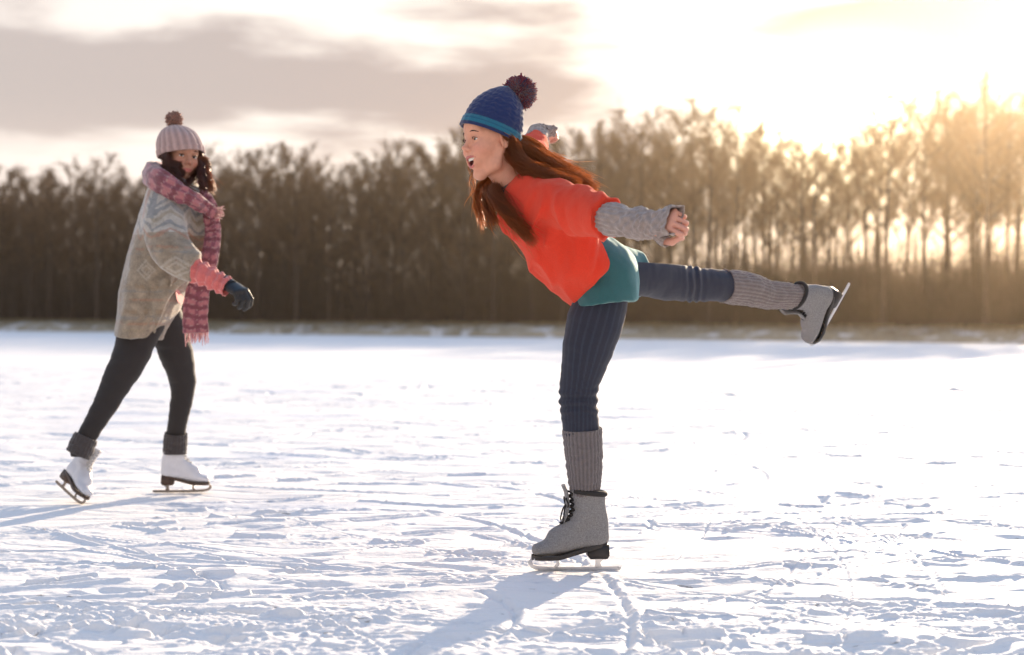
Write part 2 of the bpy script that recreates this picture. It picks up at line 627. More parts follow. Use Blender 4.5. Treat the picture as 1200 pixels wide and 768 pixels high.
for ang_, sc_, off_ in ((12, 1.0, 0), (-28, .8, 5)):       # long thin blade scratches, crossing
    wv = N(t, 'ShaderNodeVectorMath', operation='MULTIPLY_ADD')
    wv.inputs[1].default_value = (.55, .55, 0); wv.inputs[2].default_value = (off_, off_, 0)
    t.links.new(wn.outputs['Color'], wv.inputs[0])
    ad = N(t, 'ShaderNodeVectorMath', operation='ADD')
    t.links.new(tcn.outputs['Object'], ad.inputs[0]); t.links.new(wv.outputs[0], ad.inputs[1])
    mr = N(t, 'ShaderNodeMapping'); mr.inputs['Rotation'].default_value = (0, 0, R(ang_)); mr.inputs['Scale'].default_value = (.20 * sc_, 1.5 * sc_, 1)
    t.links.new(ad.outputs[0], mr.inputs[0])
    vo = N(t, 'ShaderNodeTexVoronoi', feature='DISTANCE_TO_EDGE'); vo.inputs['Scale'].default_value = 1.0; vo.inputs['Randomness'].default_value = 1.0
    t.links.new(mr.outputs[0], vo.inputs['Vector'])
    ln = smooth(t, vo.outputs['Distance'], 0.0, 0.022)
    bb = N(t, 'ShaderNodeBump'); bb.inputs['Distance'].default_value = 0.006; bb.inputs['Strength'].default_value = .7
    t.links.new(ln, bb.inputs['Height']); t.links.new(last, bb.inputs['Normal'])
    last = bb.outputs[0]
t.links.new(last, p.inputs['Normal'])
ice = build('snow_covered_ice', M, sm)
tag(ice, 'white snow dusted lake ice scored by skate marks', kind='structure')

# ------------------------------------------------------------------ bank and woodland floor
qs = np.array([-0.6, 0, 0.25, 0.7, 1.4, 2.2, 3.2, 4.5, 6, 8, 11, 15, 20, 30, 45, 70, 110, 180, 300, 500])
zs = np.array([-0.25, 0.02, 0.28, 0.5, 0.68, 0.82, 0.92, 1.0, 1.04, 1.05, 1.05, 1.1, 1.2, 1.3, 1.4, 1.5, 1.6, 1.6, 1.6, 1.6])
ss = np.linspace(-260, 200, 700)
SS, QQ = np.meshgrid(ss, qs, indexing='ij')
ZZ = np.interp(QQ, qs, zs)
wob = fbm(np.stack([SS.ravel() * .12, QQ.ravel() * .25, np.zeros(SS.size)], -1), 4).reshape(SS.shape)
QW = QQ + 0.9 * wob * np.exp(-QQ / 6)
ZZ = ZZ + 0.16 * wob * np.clip(QQ, 0, 1)
BX = SHORE0[0] + SS * SA[0] + QW * SN[0]
BY = SHORE0[1] + SS * SA[1] + QW * SN[1]
M = Msh()
idx = np.arange(SS.size).reshape(SS.shape)
F = np.stack([idx[:-1, :-1], idx[1:, :-1], idx[1:, 1:], idx[:-1, 1:]], -1).reshape(-1, 4)
M.add(np.stack([BX.ravel(), BY.ravel(), ZZ.ravel()], -1), F)
bm_ = bpy.data.materials.new('bank_soil')
bm_.use_nodes = True
t = bm_.node_tree
p = t.nodes['Principled BSDF']
tcn = N(t, 'ShaderNodeTexCoord')
n1 = N(t, 'ShaderNodeTexNoise'); n1.inputs['Scale'].default_value = 0.55; n1.inputs['Detail'].default_value = 7
t.links.new(tcn.outputs['Object'], n1.inputs['Vector'])
snowf = smooth(t, n1.outputs['Fac'], 0.52, 0.62)
n2_ = N(t, 'ShaderNodeTexNoise'); n2_.inputs['Scale'].default_value = 3; n2_.inputs['Detail'].default_value = 5
t.links.new(tcn.outputs['Object'], n2_.inputs['Vector'])
soil = mixc(t, n2_.outputs['Fac'], (0.26, 0.215, 0.15), (0.48, 0.41, 0.30))
c = mixc(t, mathn(t, 'MULTIPLY', snowf, .7), soil, (0.75, 0.74, 0.74))
t.links.new(c, p.inputs['Base Color'])
p.inputs['Roughness'].default_value = 0.95
bank_o = build('lake_bank', M, bm_)
tag(bank_o, 'low bank of dry grass with thin snow along the far shore', kind='structure')

# dry grass on the bank
gr = np.random.default_rng(5)
n = 26000
gs = gr.uniform(-110, 80, n)
gq = gr.uniform(0.1, 6.5, n) ** 1.0
gz = np.interp(gq, qs, zs)
patch = fbm(np.stack([gs * .15, gq * .4, np.full(n, 9.)], -1), 3)
keep = patch > -0.12
gs, gq, gz = gs[keep], gq[keep], gz[keep]
n = len(gs)
b0 = np.stack([gs * SA[0] + gq * SN[0] + SHORE0[0], gs * SA[1] + gq * SN[1] + SHORE0[1], gz - .05], -1)
hh = gr.uniform(.12, .42, n)
lean = gr.normal(0, .12, (n, 2))
tip = b0 + np.stack([lean[:, 0], lean[:, 1], hh], -1)
mid_ = (b0 + tip) / 2 + np.stack([lean[:, 0] * .1, lean[:, 1] * .1, hh * .08], -1)
P = np.stack([b0, mid_, tip], 1)
M = Msh()
cg = np.array([0.42, 0.35, 0.22]) * gr.uniform(.5, 1.2, (n, 1)) + gr.uniform(0, .02, (n, 3))
strands(M, P, np.array([.022, .018, .004])[None], cg)
grass_m = material('dry_grass', (1, 1, 1), .9, attr=True, trans=.5)
g = build('dry_grass', M, grass_m)
tag(g, 'tan dry grass along the top of the far bank', 'grass', kind='stuff')

# ------------------------------------------------------------------ the bare wood
bark = material('bark', (0.058, 0.044, 0.037), .95, noise=.4, nscale=3, bump=.02, bscale=9)
twigm = material('twigs', (0.115, 0.078, 0.052), .85, noise=.3, nscale=2, trans=.25, tcol=(0.38, 0.20, 0.07))
brushm = material('undergrowth', (0.048, 0.040, 0.036), .9, noise=.4, nscale=1, trans=.1)


def make_tree(seed, height, spread, low, twiggy):
    g = np.random.default_rng(seed)
    MT, MC = Msh(), Msh()
    nt = 10
    zt = np.linspace(0, 1, nt)
    wv = np.cumsum(g.normal(0, .10, (nt, 2)), 0) * zt[:, None]
    T = np.stack([wv[:, 0], wv[:, 1], zt * height * .93], -1)
    rt = 0.17 * (1 - zt) ** .75 + .015
    rt[0] *= 1.35
    strands(MT, T[None], rt[None], (1, 1, 1), 7)
    subs = []
    nl = int(g.integers(15, 22))
    limbs = []
    for i in range(nl):
        f = low + (1 - low) * (i + g.random()) / nl * .97
        k = f * (nt - 1)
        a = int(min(k, nt - 2))
        base = T[a] * (1 - (k - a)) + T[a + 1] * (k - a)
        az_ = i * 2.4 + g.normal(0, .4)
        L = spread * (1.15 - .75 * f) * g.uniform(.75, 1.2) + .5
        rise = g.uniform(.75, 1.5)
        m = 6
        tt = np.linspace(0, 1, m)
        d = np.stack([np.cos(az_) * tt ** .85, np.sin(az_) * tt ** .85, rise * tt ** 1.25], -1) * L
        d[:, :2] += np.cumsum(g.normal(0, .05, (m, 2)), 0) * L * .3
        P = base + d
        P[:, 2] = np.minimum(P[:, 2], height * 1.02)
        limbs.append(P)
    LP = np.stack(limbs)
    strands(MT, LP, (np.linspace(1, .25, 6)[None] * g.uniform(.035, .07, (nl, 1))), (1, 1, 1), 4)
    # secondary branches
    ns = 9
    li = np.repeat(np.arange(nl), ns)
    ft = g.uniform(.25, 1, len(li)) * 4.99
    a = ft.astype(int); fr = (ft - a)[:, None]
    B = LP[li, a] * (1 - fr) + LP[li, a + 1] * fr
    D = LP[li, a + 1] - LP[li, a]
    D /= np.linalg.norm(D, axis=1)[:, None]
    D = D + g.normal(0, .55, D.shape) + np.array([0, 0, .35])
    D /= np.linalg.norm(D, axis=1)[:, None]
    L = g.uniform(.5, 1.5, len(li)) * spread / 3
    m = 4
    tt = np.linspace(0, 1, m)
    SP = B[:, None] + D[:, None] * tt[None, :, None] * L[:, None, None]
    SP[:, 1:] += np.cumsum(g.normal(0, .07, (len(li), m - 1, 3)), 1)
    strands(MC, SP, np.linspace(.022, .010, m)[None], (1, 1, 1), 3)
    # twigs: short fans along the secondaries and along the upper trunk
    nw = twiggy
    si = g.integers(0, len(li), nw)
    ft = g.uniform(.1, 1, nw) * 2.99
    a = ft.astype(int); fr = (ft - a)[:, None]
    B = SP[si, a] * (1 - fr) + SP[si, a + 1] * fr
    D = D[si] + g.normal(0, .8, (nw, 3)) + np.array([0, 0, .25])
    D /= np.linalg.norm(D, axis=1)[:, None]
    L = g.uniform(.25, .95, nw)
    TP = np.stack([B, B + D * L[:, None] * .5 + g.normal(0, .04, (nw, 3)), B + D * L[:, None] + g.normal(0, .08, (nw, 3))], 1)
    TP[..., 2] = np.minimum(TP[..., 2], height + .3)
    strands(MC, TP, np.array([.011, .008, .004])[None] * 1.25, (1, 1, 1), 3)
    return MT, MC


protos = []
for i in range(9):
    g = np.random.default_rng(100 + i)
    dense = i < 5
    MT, MC = make_tree(40 + i, 17, g.uniform(2.6, 3.6), g.uniform(.22, .34) if dense else g.uniform(.36, .46), 3200 if dense else 2100)
    tr = build('bare_tree_trunk', MT, bark)
    cr = build('bare_tree_crown', MC, twigm)
    protos.append((tr.data, cr.data, dense))
    bpy.data.objects.remove(tr); bpy.data.objects.remove(cr)

# height of the wood's skyline along the photograph (column, metres above the ice)
HX = [-400, 0, 60, 110, 170, 270, 340, 405, 450, 530, 600, 680, 760, 830, 900, 945, 975, 1010, 1080, 1130, 1200, 1500]
HT = [17, 17.0, 16.4, 17.0, 16.2, 17.2, 17.0, 15.6, 17.2, 17.8, 16.8, 17.2, 17.8, 18.2, 16.8, 15.2, 14.8, 17.4, 18.6, 18.4, 17.2, 17.5]
gr = np.random.default_rng(77)
tree_n = 0


def tree_at(s, q, dense, hmul=1.0):
    global tree_n
    x, y = SHORE0 + s * SA + q * SN
    px = 600 + x / y * FPX
    if px < -210 or px > 1400:
        return
    # rows further in rise a little less above the front ones
    h = np.interp(px, HX, HT) * hmul * gr.uniform(.88, 1.04)
    k = gr.integers(0, 5) if dense else gr.integers(5, 9)
    tm, cm, _ = protos[k]
    z = float(np.interp(q, qs, zs)) - .08
    root = empty('bare_tree', (x, y, z))
    root.rotation_euler = (gr.normal(0, .012), gr.normal(0, .012), gr.uniform(0, 6.28))
    sc_ = h / 17
    root.scale = (sc_ * gr.uniform(.85, 1.1),) * 2 + (sc_,)
    a = bpy.data.objects.new('trunk', tm); b = bpy.data.objects.new('crown', cm)
    for o in (a, b):
        COL.objects.link(o); o.parent = root
    if px < 235:
        lab = 'tall bare tree in the dark wood behind the woman with the pink hat'
        grp = 'bare trees in the dark wood behind the left skater'
    elif px < 545:
        lab = 'tall bare tree in the dense dark wood between the two skating women'
        grp = 'bare trees in the dark wood between the skaters'
    elif px < 760:
        lab = 'bare tree of the thinning wood behind the skater in the red jumper'
        grp = 'bare trees behind the skater in red'
    elif px < 1000:
        lab = 'bare tree glowing golden beside the low sun, above the raised leg'
        grp = 'golden bare trees above the raised leg'
    else:
        lab = 'bare tree in the sunlit wood at the right edge, past the raised skate'
        grp = 'sunlit bare trees right of the sun'
    tag(root, lab, 'tree', grp)
    tree_n += 1


for row in range(7):                        # the dense left half
    q = 8.5 + row * 4.2
    s = -122.0 - row * 6
    while s < -8 + 2 * row:
        tree_at(s + gr.normal(0, .7), q + gr.uniform(-1.5, 1.5), True, 1.0 - .004 * row)
        s += gr.uniform(3.6, 5.4) * (1 if row < 4 else 1.25)
for row in range(5):                        # the thin right half
    q = 8.0 + row * 5.5
    s = -7.0 + 2 * row
    while s < 70:
        tree_at(s + gr.normal(0, .8), q + gr.uniform(-2, 2), s < 2, 1.0)
        s += gr.uniform(2.3, 4.6)

# saplings and brush under the trees, a single tangled mass
gr = np.random.default_rng(9)
M = Msh()


def brush(n, s0, s1, q0, q1, hlo, hhi, rad):
    s = gr.uniform(s0, s1, n); q = gr.uniform(q0, q1, n)
    cl_ = fbm(np.stack([s * .22, q * .2, np.full(n, 4.)], -1), 2)
    hh = gr.uniform(hlo, hhi, n) * np.clip(1 + 1.0 * cl_, .35, 1.5)
    z = np.interp(q, qs, zs) - .05
    b0 = np.stack([s * SA[0] + q * SN[0] + SHORE0[0], s * SA[1] + q * SN[1] + SHORE0[1], z], -1)
    d = gr.normal(0, .16, (n, 2)) * hh[:, None]
    P = np.stack([b0, b0 + np.stack([d[:, 0] * .4, d[:, 1] * .4, hh * .5], -1), b0 + np.stack([d[:, 0], d[:, 1], hh], -1)], 1)
    P[:, 1, :2] += gr.normal(0, .06, (n, 2))
    strands(M, P, np.array([1, .8, .3])[None] * gr.uniform(rad * .6, rad * 1.3, (n, 1)), (1, 1, 1))
    # side sprays
    k = 3
    i = np.repeat(np.arange(n), k)
    f = gr.uniform(.3, .95, len(i))[:, None]
    B = P[i, 0] * (1 - f) + P[i, 2] * f
    D = gr.normal(0, .5, (len(i), 3)) + (0, 0, .5)
    L = gr.uniform(.3, 1.2, (len(i), 1)) * np.minimum(1, hh[i] / 3)[:, None]
    P2 = np.stack([B, B + D * L], 1)
    strands(M, P2, np.array([.7, .3])[None] * rad * .8, (1, 1, 1))


brush(15000, -125, -6, 7, 34, 2.5, 10.5, .034)
brush(19000, -10, 70, 7.5, 40, 1.6, 5.8, .036)
brush(3600, -8, 70, 8, 40, 3.0, 9.0, .030)
u = build('undergrowth', M, brushm)
tag(u, 'tangled dark saplings and brush filling the wood under the trees', 'undergrowth', kind='stuff')

# ------------------------------------------------------------------ the winter air
hz = Msh()
x0, x1, y0, y1, z0, z1 = -420, 420, -40, 640, -1.6, 26
hv = np.array([[x, y, z] for x in (x0, x1) for y in (y0, y1) for z in (z0, z1)], float)
hz.add(hv, [[0, 1, 3, 2], [4, 6, 7, 5], [0, 4, 5, 1], [2, 3, 7, 6], [0, 2, 6, 4], [1, 5, 7, 3]])
hm = bpy.data.materials.new('haze')
hm.use_nodes = True
t = hm.node_tree
t.nodes.remove(t.nodes['Principled BSDF'])
pv = N(t, 'ShaderNodeVolumePrincipled')
pv.inputs['Color'].default_value = (1.0, 0.79, 0.56, 1)
pv.inputs['Density'].default_value = 0.00028
pv.inputs['Anisotropy'].default_value = 0.84
t.links.new(pv.outputs[0], t.nodes['Material Output'].inputs['Volume'])
hz_o = build('haze', hz, hm, smooth_=False)
tag(hz_o, 'pale golden winter haze hanging over the lake and wood', kind='stuff')
# ------------------------------------------------------------------ sculpting: signed distance fields meshed with surface nets
def nrm(v):
    v = np.asarray(v, float)
    return v / (np.linalg.norm(v) + 1e-12)


class Field:
    def __init__(self, lo, hi, h):
        self.lo = np.asarray(lo, float); self.h = h
        self.n = np.ceil((np.asarray(hi) - self.lo) / h).astype(int) + 1
        self.ax = [(self.lo[i] + h * np.arange(self.n[i])).astype(np.float32) for i in range(3)]
        self.D = np.full(self.n, 0.5, np.float32)

    def _sl(self, lo, hi):
        a = np.clip(np.floor((lo - self.lo) / self.h).astype(int), 0, self.n - 1)
        b = np.clip(np.ceil((hi - self.lo) / self.h).astype(int) + 1, 1, self.n)
        if (b <= a).any():
            return None, None
        s = tuple(slice(a[i], b[i]) for i in range(3))
        X = self.ax[0][s[0]][:, None, None]; Y = self.ax[1][s[1]][None, :, None]; Z = self.ax[2][s[2]][None, None, :]
        return s, (X, Y, Z)

    def _mix(self, s, d, k, op):
        A = self.D[s]
        if op == 'add':
            if k > 0:
                h = np.maximum(k - np.abs(A - d), 0) / k
                self.D[s] = np.minimum(A, d) - h * h * k * 0.25
            else:
                self.D[s] = np.minimum(A, d)
        else:
            d = -d
            if k > 0:
                h = np.maximum(k - np.abs(A - d), 0) / k
                self.D[s] = np.maximum(A, d) + h * h * k * 0.25
            else:
                self.D[s] = np.maximum(A, d)

    def cone(self, a, b, ra, rb, u=None, k=0.0, op='add', flat=None):
        """tapered segment; ra, rb scalars or (along u, across u)"""
        a = np.asarray(a, float); b = np.asarray(b, float)
        ra = np.broadcast_to(ra, 2).astype(float); rb = np.broadcast_to(rb, 2).astype(float)
        m = max(ra.max(), rb.max()) + k + 3 * self.h
        s, c = self._sl(np.minimum(a, b) - m, np.maximum(a, b) + m)
        if s is None:
            return self
        X, Y, Z = c
        ab = b - a; L2 = float(ab @ ab) + 1e-12
        t = ((X - a[0]) * ab[0] + (Y - a[1]) * ab[1] + (Z - a[2]) * ab[2]) / L2
        t = np.clip(t, 0, 1)
        qx, qy, qz = X - a[0] - t * ab[0], Y - a[1] - t * ab[1], Z - a[2] - t * ab[2]
        if ra[0] == ra[1] and rb[0] == rb[1]:
            d = np.sqrt(qx * qx + qy * qy + qz * qz) - (ra[0] + (rb[0] - ra[0]) * t)
        else:
            T = ab / math.sqrt(L2)
            u = np.asarray(u, float); U = nrm(u - T * (u @ T)); V = np.cross(T, U)
            du = qx * U[0] + qy * U[1] + qz * U[2]
            dv = qx * V[0] + qy * V[1] + qz * V[2]
            q2 = qx * qx + qy * qy + qz * qz
            da2 = np.maximum(q2 - du * du - dv * dv, 0)
            r0 = ra[0] + (rb[0] - ra[0]) * t; r1 = ra[1] + (rb[1] - ra[1]) * t
            rm = np.minimum(r0, r1)
            kk = np.sqrt((du / r0) ** 2 + (dv / r1) ** 2 + da2 / (rm * rm)) + 1e-6
            ql = np.sqrt(q2) + 1e-6 * rm
            d = ql - ql / kk
        self._mix(s, d.astype(np.float32), k, op)
        return self

    def chain(self, P, r, u=None, k=0.0, n=None, ks=None):
        """smooth tube through P; r list of scalars or pairs"""
        P = np.asarray(P, float)
        r = np.array([np.broadcast_to(x, 2) for x in r], float)
        n = n or (len(P) - 1) * 4 + 1
        C = catmull(P, n)
        tt = np.linspace(0, len(P) - 1, n)
        rr = np.stack([np.interp(tt, np.arange(len(P)), r[:, j]) for j in (0, 1)], 1)
        if k > 0:                                   # own field first, then one smooth union
            m = rr.max() + k + 3 * self.h
            s, _ = self._sl(C.min(0) - m, C.max(0) + m)
            if s is None:
                return self
            keep = self.D
            self.D = np.full(self.n, 0.5, np.float32)
            for i in range(n - 1):
                self.cone(C[i], C[i + 1], rr[i], rr[i + 1], u, 0)
            own = self.D[s].copy()
            self.D = keep
            self._mix(s, own, k, 'add')
        else:
            for i in range(n - 1):
                self.cone(C[i], C[i + 1], rr[i], rr[i + 1], u, 0)
        return self

    def ell(self, c, r, A=None, k=0.0, op='add'):
        """ellipsoid; A columns are its axes"""
        c = np.asarray(c, float); r = np.broadcast_to(r, 3).astype(float)
        m = r.max() + k + 3 * self.h
        s, g = self._sl(c - m, c + m)
        if s is None:
            return self
        X, Y, Z = g[0] - c[0], g[1] - c[1], g[2] - c[2]
        if A is None:
            a, b, e = X, Y, Z
        else:
            a = X * A[0, 0] + Y * A[1, 0] + Z * A[2, 0]
            b = X * A[0, 1] + Y * A[1, 1] + Z * A[2, 1]
            e = X * A[0, 2] + Y * A[1, 2] + Z * A[2, 2]
        kk = np.sqrt((a / r[0]) ** 2 + (b / r[1]) ** 2 + (e / r[2]) ** 2) + 1e-6
        ql = np.sqrt(a * a + b * b + e * e) + 1e-6 * r.min()
        d = ql - ql / kk
        self._mix(s, d.astype(np.float32), k, op)
        return self

    def plane(self, p, nvec, k=0.0, lo=None, hi=None):
        """cut away everything on the side nvec points to"""
        nvec = nrm(nvec)
        lo = self.lo if lo is None else np.asarray(lo); hi = self.lo + self.n * self.h if hi is None else np.asarray(hi)
        s, (X, Y, Z) = self._sl(lo, hi)
        d = -((X - p[0]) * nvec[0] + (Y - p[1]) * nvec[1] + (Z - p[2]) * nvec[2])
        d = np.broadcast_to(d, self.D[s].shape)
        self._mix(s, d.astype(np.float32), k, 'sub')
        return self

    def displace(self, fn, band=0.03):
        """fn(points) gives metres outwards"""
        i = np.nonzero(np.abs(self.D) < band)
        P = np.stack([self.ax[j][i[j]] for j in range(3)], -1)
        self.D[i] -= fn(P).astype(np.float32)
        return self

    def mesh(self, iters=1):
        D = self.D
        D[0], D[-1], D[:, 0], D[:, -1], D[:, :, 0], D[:, :, -1] = (1,) * 6
        S = (D < 0)
        c = np.zeros(np.array(D.shape) - 1, np.int8)
        sl = (slice(0, -1), slice(1, None))
        for i in (0, 1):
            for j in (0, 1):
                for k in (0, 1):
                    c += S[sl[i], sl[j], sl[k]]
        act = (c > 0) & (c < 8)
        I = np.argwhere(act)
        idx = np.full(act.shape, -1, np.int64)
        idx[act] = np.arange(len(I))
        acc = np.zeros((len(I), 3)); cnt = np.zeros(len(I))
        cor = [(i, j, k) for i in (0, 1) for j in (0, 1) for k in (0, 1)]
        val = {o: D[I[:, 0] + o[0], I[:, 1] + o[1], I[:, 2] + o[2]] for o in cor}
        for o in cor:
            for ax in range(3):
                if o[ax] == 0:
                    o1 = list(o); o1[ax] = 1; o1 = tuple(o1)
                    v0, v1 = val[o], val[o1]
                    m = (v0 < 0) != (v1 < 0)
                    t = np.where(m, v0 / np.where(m, v0 - v1, 1), 0)
                    p = np.tile(np.array(o, float), (len(I), 1)); p[:, ax] = t
                    acc += p * m[:, None]; cnt += m
        V = self.lo + self.h * (I + acc / cnt[:, None])
        quads = []
        for ax in range(3):
            a0 = [slice(None)] * 3; a1 = [slice(None)] * 3
            a0[ax] = slice(0, -1); a1[ax] = slice(1, None)
            s0, s1 = S[tuple(a0)], S[tuple(a1)]
            E = np.argwhere(s0 != s1)
            b, g = (ax + 1) % 3, (ax + 2) % 3
            ok = (E[:, b] > 0) & (E[:, g] > 0) & (E[:, b] < D.shape[b] - 1) & (E[:, g] < D.shape[g] - 1)
            E = E[ok]
            ins = s0[tuple(E.T)]

            def cell(db, dg):
                q = E.copy(); q[:, b] += db; q[:, g] += dg
                return idx[tuple(q.T)]
            Q = np.stack([cell(-1, -1), cell(0, -1), cell(0, 0), cell(-1, 0)], 1)
            Q[~ins] = Q[~ins][:, ::-1]
            quads.append(Q)
        F = np.concatenate(quads)
        F = F[(F >= 0).all(1)]
        for _ in range(iters):
            e = np.concatenate([F[:, [0, 1]], F[:, [1, 2]], F[:, [2, 3]], F[:, [3, 0]]])
            e = np.concatenate([e, e[:, ::-1]])
            n = np.bincount(e[:, 0], minlength=len(V)).astype(float)
            A = np.stack([np.bincount(e[:, 0], weights=V[e[:, 1], j], minlength=len(V)) for j in range(3)], 1)
            V = V * .45 + .55 * A / np.maximum(n, 1)[:, None]
        return V, F


# ------------------------------------------------------------------ heads
def make_head(origin, f, up, mouth=0.0, skin=(0.55, 0.30, 0.22), gaze=None, squint=0.0, neck_to=None, neck_r=0.054, shoulders=None, h=0.0019, scale=1.0):
    """origin between the eyes' height at the ear line; returns (field mesh, head matrix)"""
    f = nrm(f); up = nrm(np.asarray(up) - f * (np.asarray(up) @ f)); left = np.cross(up, f)
    A = np.stack([f, left, up], 1)

    def L(x, y, z):
        return np.asarray(origin) + A @ (np.array([x, y, z]) * scale)
    s = scale
    lo = np.asarray(origin) - 0.19; hi = np.asarray(origin) + 0.15
    if neck_to is not None:
        lo = np.minimum(lo, np.asarray(neck_to) - .08); hi = np.maximum(hi, np.asarray(neck_to) + .08)
    F = Field(lo, hi, h)

    def el(x, y, z, r, k=0.0, op='add'):
        F.ell(L(x, y, z), np.array(r) * s, A, k * s, op)

    def cn(a, b, ra, rb, k=0.0, op='add', u=None):
        F.cone(L(*a), L(*b), np.array(ra) * s, np.array(rb) * s, A @ np.array(u if u else (0, 1, 0)), k * s, op)
    mo = mouth
    el(-.018, 0, .036, (.094, .074, .082))
    el(.030, 0, .000, (.058, .060, .075), .03)
    el(.034, 0, -.045 - .3 * mo, (.048, .050, .056), .03)
    for y in (-1, 1):
        cn((-.004, y * .056, -.045), (.020 - mo * .3, y * .047, -.080 - mo * .5), .013, .013, .028)
        cn((.020 - mo * .3, y * .047, -.080 - mo * .5), (.062 - mo * .7, y * .012, -.102 - mo * .75), .013, .012, .026)
        el(.058, y * .036, -.030, (.026, .023, .024), .022)           # cheek
        if mo > 0.004:
            el(.068, y * .036, -.040, (.017, .015, .014), .014)
    el(.070 - mo * .65, 0, -.101 - mo * .75, (.017, .022, .015), .018)                    # chin
    el(.068, 0, .050, (.024, .042, .034), .03)                           # forehead
    for y in (-1, 1):
        cn((.080, y * .012, .020), (.068, y * .046, .020), .0075, .006, .014)   # brow ridge
        el(.096, y * .031, -.002, (.017, .019, .0145), .014, 'sub')      # socket
    # nose
    cn((.083, 0, .010), (.102, 0, -.026), (.0060), (.0078), .012)
    el(.1070, 0, -.0280, (.0090, .0078, .0072), .008)
    for y in (-1, 1):
        el(.096, y * .0108, -.0345, (.0085, .0055, .0060), .006)
        el(.100, y * .0060, -.0425, (.004, .0032, .003), .002, 'sub')
    # muzzle, mouth
    el(.074, 0, -.062 - mo * .3, (.022, .030, .026), .018)
    mz = -.066
    if mo > 0.004:
        w = .0262
        el(.092, 0, mz - mo * .45, (.034, w * .80, .0035 + mo * .60), .003, 'sub')
        el(.090, 0, mz + .0005, (.034, w, .0050), .003, 'sub')
        n_ = 16
        ring = []
        for i in range(n_ + 1):
            a = 2 * math.pi * i / n_
            yy = math.cos(a) * (w + .0005) * (1 - .10 * max(0, -math.sin(a))); zz = (mz + .0065 * max(0, math.sin(a)) + .0015 if math.sin(a) >= 0 else mz + .0015 + math.sin(a) * (.0055 + mo * 1.02)) + .0035 * math.cos(a) ** 2
            xx = .0925 - 15.0 * yy * yy - (0.50 * mo * -math.sin(a) if math.sin(a) < 0 else 0)
            ring.append((xx, yy, zz))
        for a, b in zip(ring[:-1], ring[1:]):
            r0 = .0036 if a[2] < mz - mo * .4 else .0027
            cn(a, b, r0, r0, .004)
    else:
        for (z0, r0, x0) in ((mz + .0042, .0042, .0935), (mz - .0060, .0052, .0920)):
            pts = [(x0 - 15 * y * y, y, z0 - (0.0 if r0 < .005 else 0) + (.9 * abs(y) * .12 if r0 > .005 else -abs(y) * .10)) for y in np.linspace(-.022, .022, 9)]
            for a, b in zip(pts[:-1], pts[1:]):
                q = 1 - (abs(a[1]) / .024) ** 2 * .75
                cn(a, b, r0 * q, r0 * (1 - (abs(b[1]) / .024) ** 2 * .75), .003)
        cn((.105, -.022, mz - .0005), (.105, .022, mz - .0005), .0075, .0075, 0)if False else None
        pts = [(.0992 - 15 * y * y, y, mz - .0008) for y in np.linspace(-.023, .023, 9)]
        for a, b in zip(pts[:-1], pts[1:]):
            cn(a, b, .0022, .0022, .0015, 'sub')
    # ears
    for y in (-1, 1):
        el(-.010, y * .073, -.008, (.017, .0075, .030), .006)
        el(-.004, y * .080, -.004, (.009, .006, .017), .004, 'sub')
    # eyelids over the eyeballs
    eyes = []
    for y in (-1, 1):
        e = (.0715, y * .0315, -.001)
        el(*e, (.0150, .0155, .0142), .004)
        op_h = .0056 * (1 - squint)
        el(e[0] + .0125, e[1] + y * .001, e[2] - .0012, (.0110, .0125, op_h), .001, 'sub')
        eyes.append(L(*e))
    # neck
    if neck_to is not None:
        nb = np.asarray(neck_to)
        F.chain([L(-.030, 0, -.035), (L(-.030, 0, -.075) * .5 + (nb * .5 + L(-.03, 0, -.075) * .0 + 0 * nb) + 0) if False else (L(-.026, 0, -.085) * .6 + nb * .4), nb], [neck_r * .98, neck_r * .94, neck_r * 1.12], k=.02)
        F.cone(L(.015, 0, -.085), nb + A @ np.array([.02, 0, .0]), .018, .03, k=.02)
    V, Fc = F.mesh(1)
    # skin, lips and blush as local colour
    Q = (V - np.asarray(origin)) @ A / s
    col = np.tile(np.array(skin), (len(V), 1))

    def blob(c, r):
        return np.exp(-(((Q - np.array(c)) / np.array(r)) ** 2).sum(1))
    for y in (-1, 1):
        b = blob((.070, y * .040, -.035), (.03, .018, .016))[:, None]
        col = col * (1 - .45 * b) + np.array([.66, .19, .15]) * .45 * b
    b = (blob((.110, 0, -.032), (.014, .013, .012))[:, None]) * .25
    col = col * (1 - b) + np.array([.62, .22, .16]) * b
    lip = np.array([0.50, 0.15, 0.13])
    if mo > 0.004:
        RP = catmull(ring, 90)
        near_ = (np.abs(Q[:, 1]) < .035) & (np.abs(Q[:, 2] + .075) < .04) & (Q[:, 0] > .04)
        dist = np.full(len(Q), 1.0)
        dist[near_] = np.sqrt(((Q[near_][:, None] - RP[None]) ** 2).sum(2)).min(1)
        zt = RP[:, 2].max(); zl = RP[:, 2].min()
        m = dist < .0050
        col[m] = lip
        inn = near_ & (dist > .0045) & (((Q[:, 1] / (w - .001)) ** 2 + ((Q[:, 2] - (zt + zl) / 2) / ((zt - zl) / 2 - .001)) ** 2) < 1) & (Q[:, 0] < .0830 - 15 * Q[:, 1] ** 2)
        col[inn] = (0.16, 0.022, 0.020)
    else:
        zz = np.abs(Q[:, 2] - mz) / (.0092 * np.sqrt(np.clip(1 - (Q[:, 1] / .0245) ** 2, 0.001, 1)))
        m = (zz < 1) & (Q[:, 0] > .078) & (np.abs(Q[:, 1]) < .0245)
        col[m] = lip * .9
    M = Msh().add(V, Fc, col)
    return M, A, L, eyes


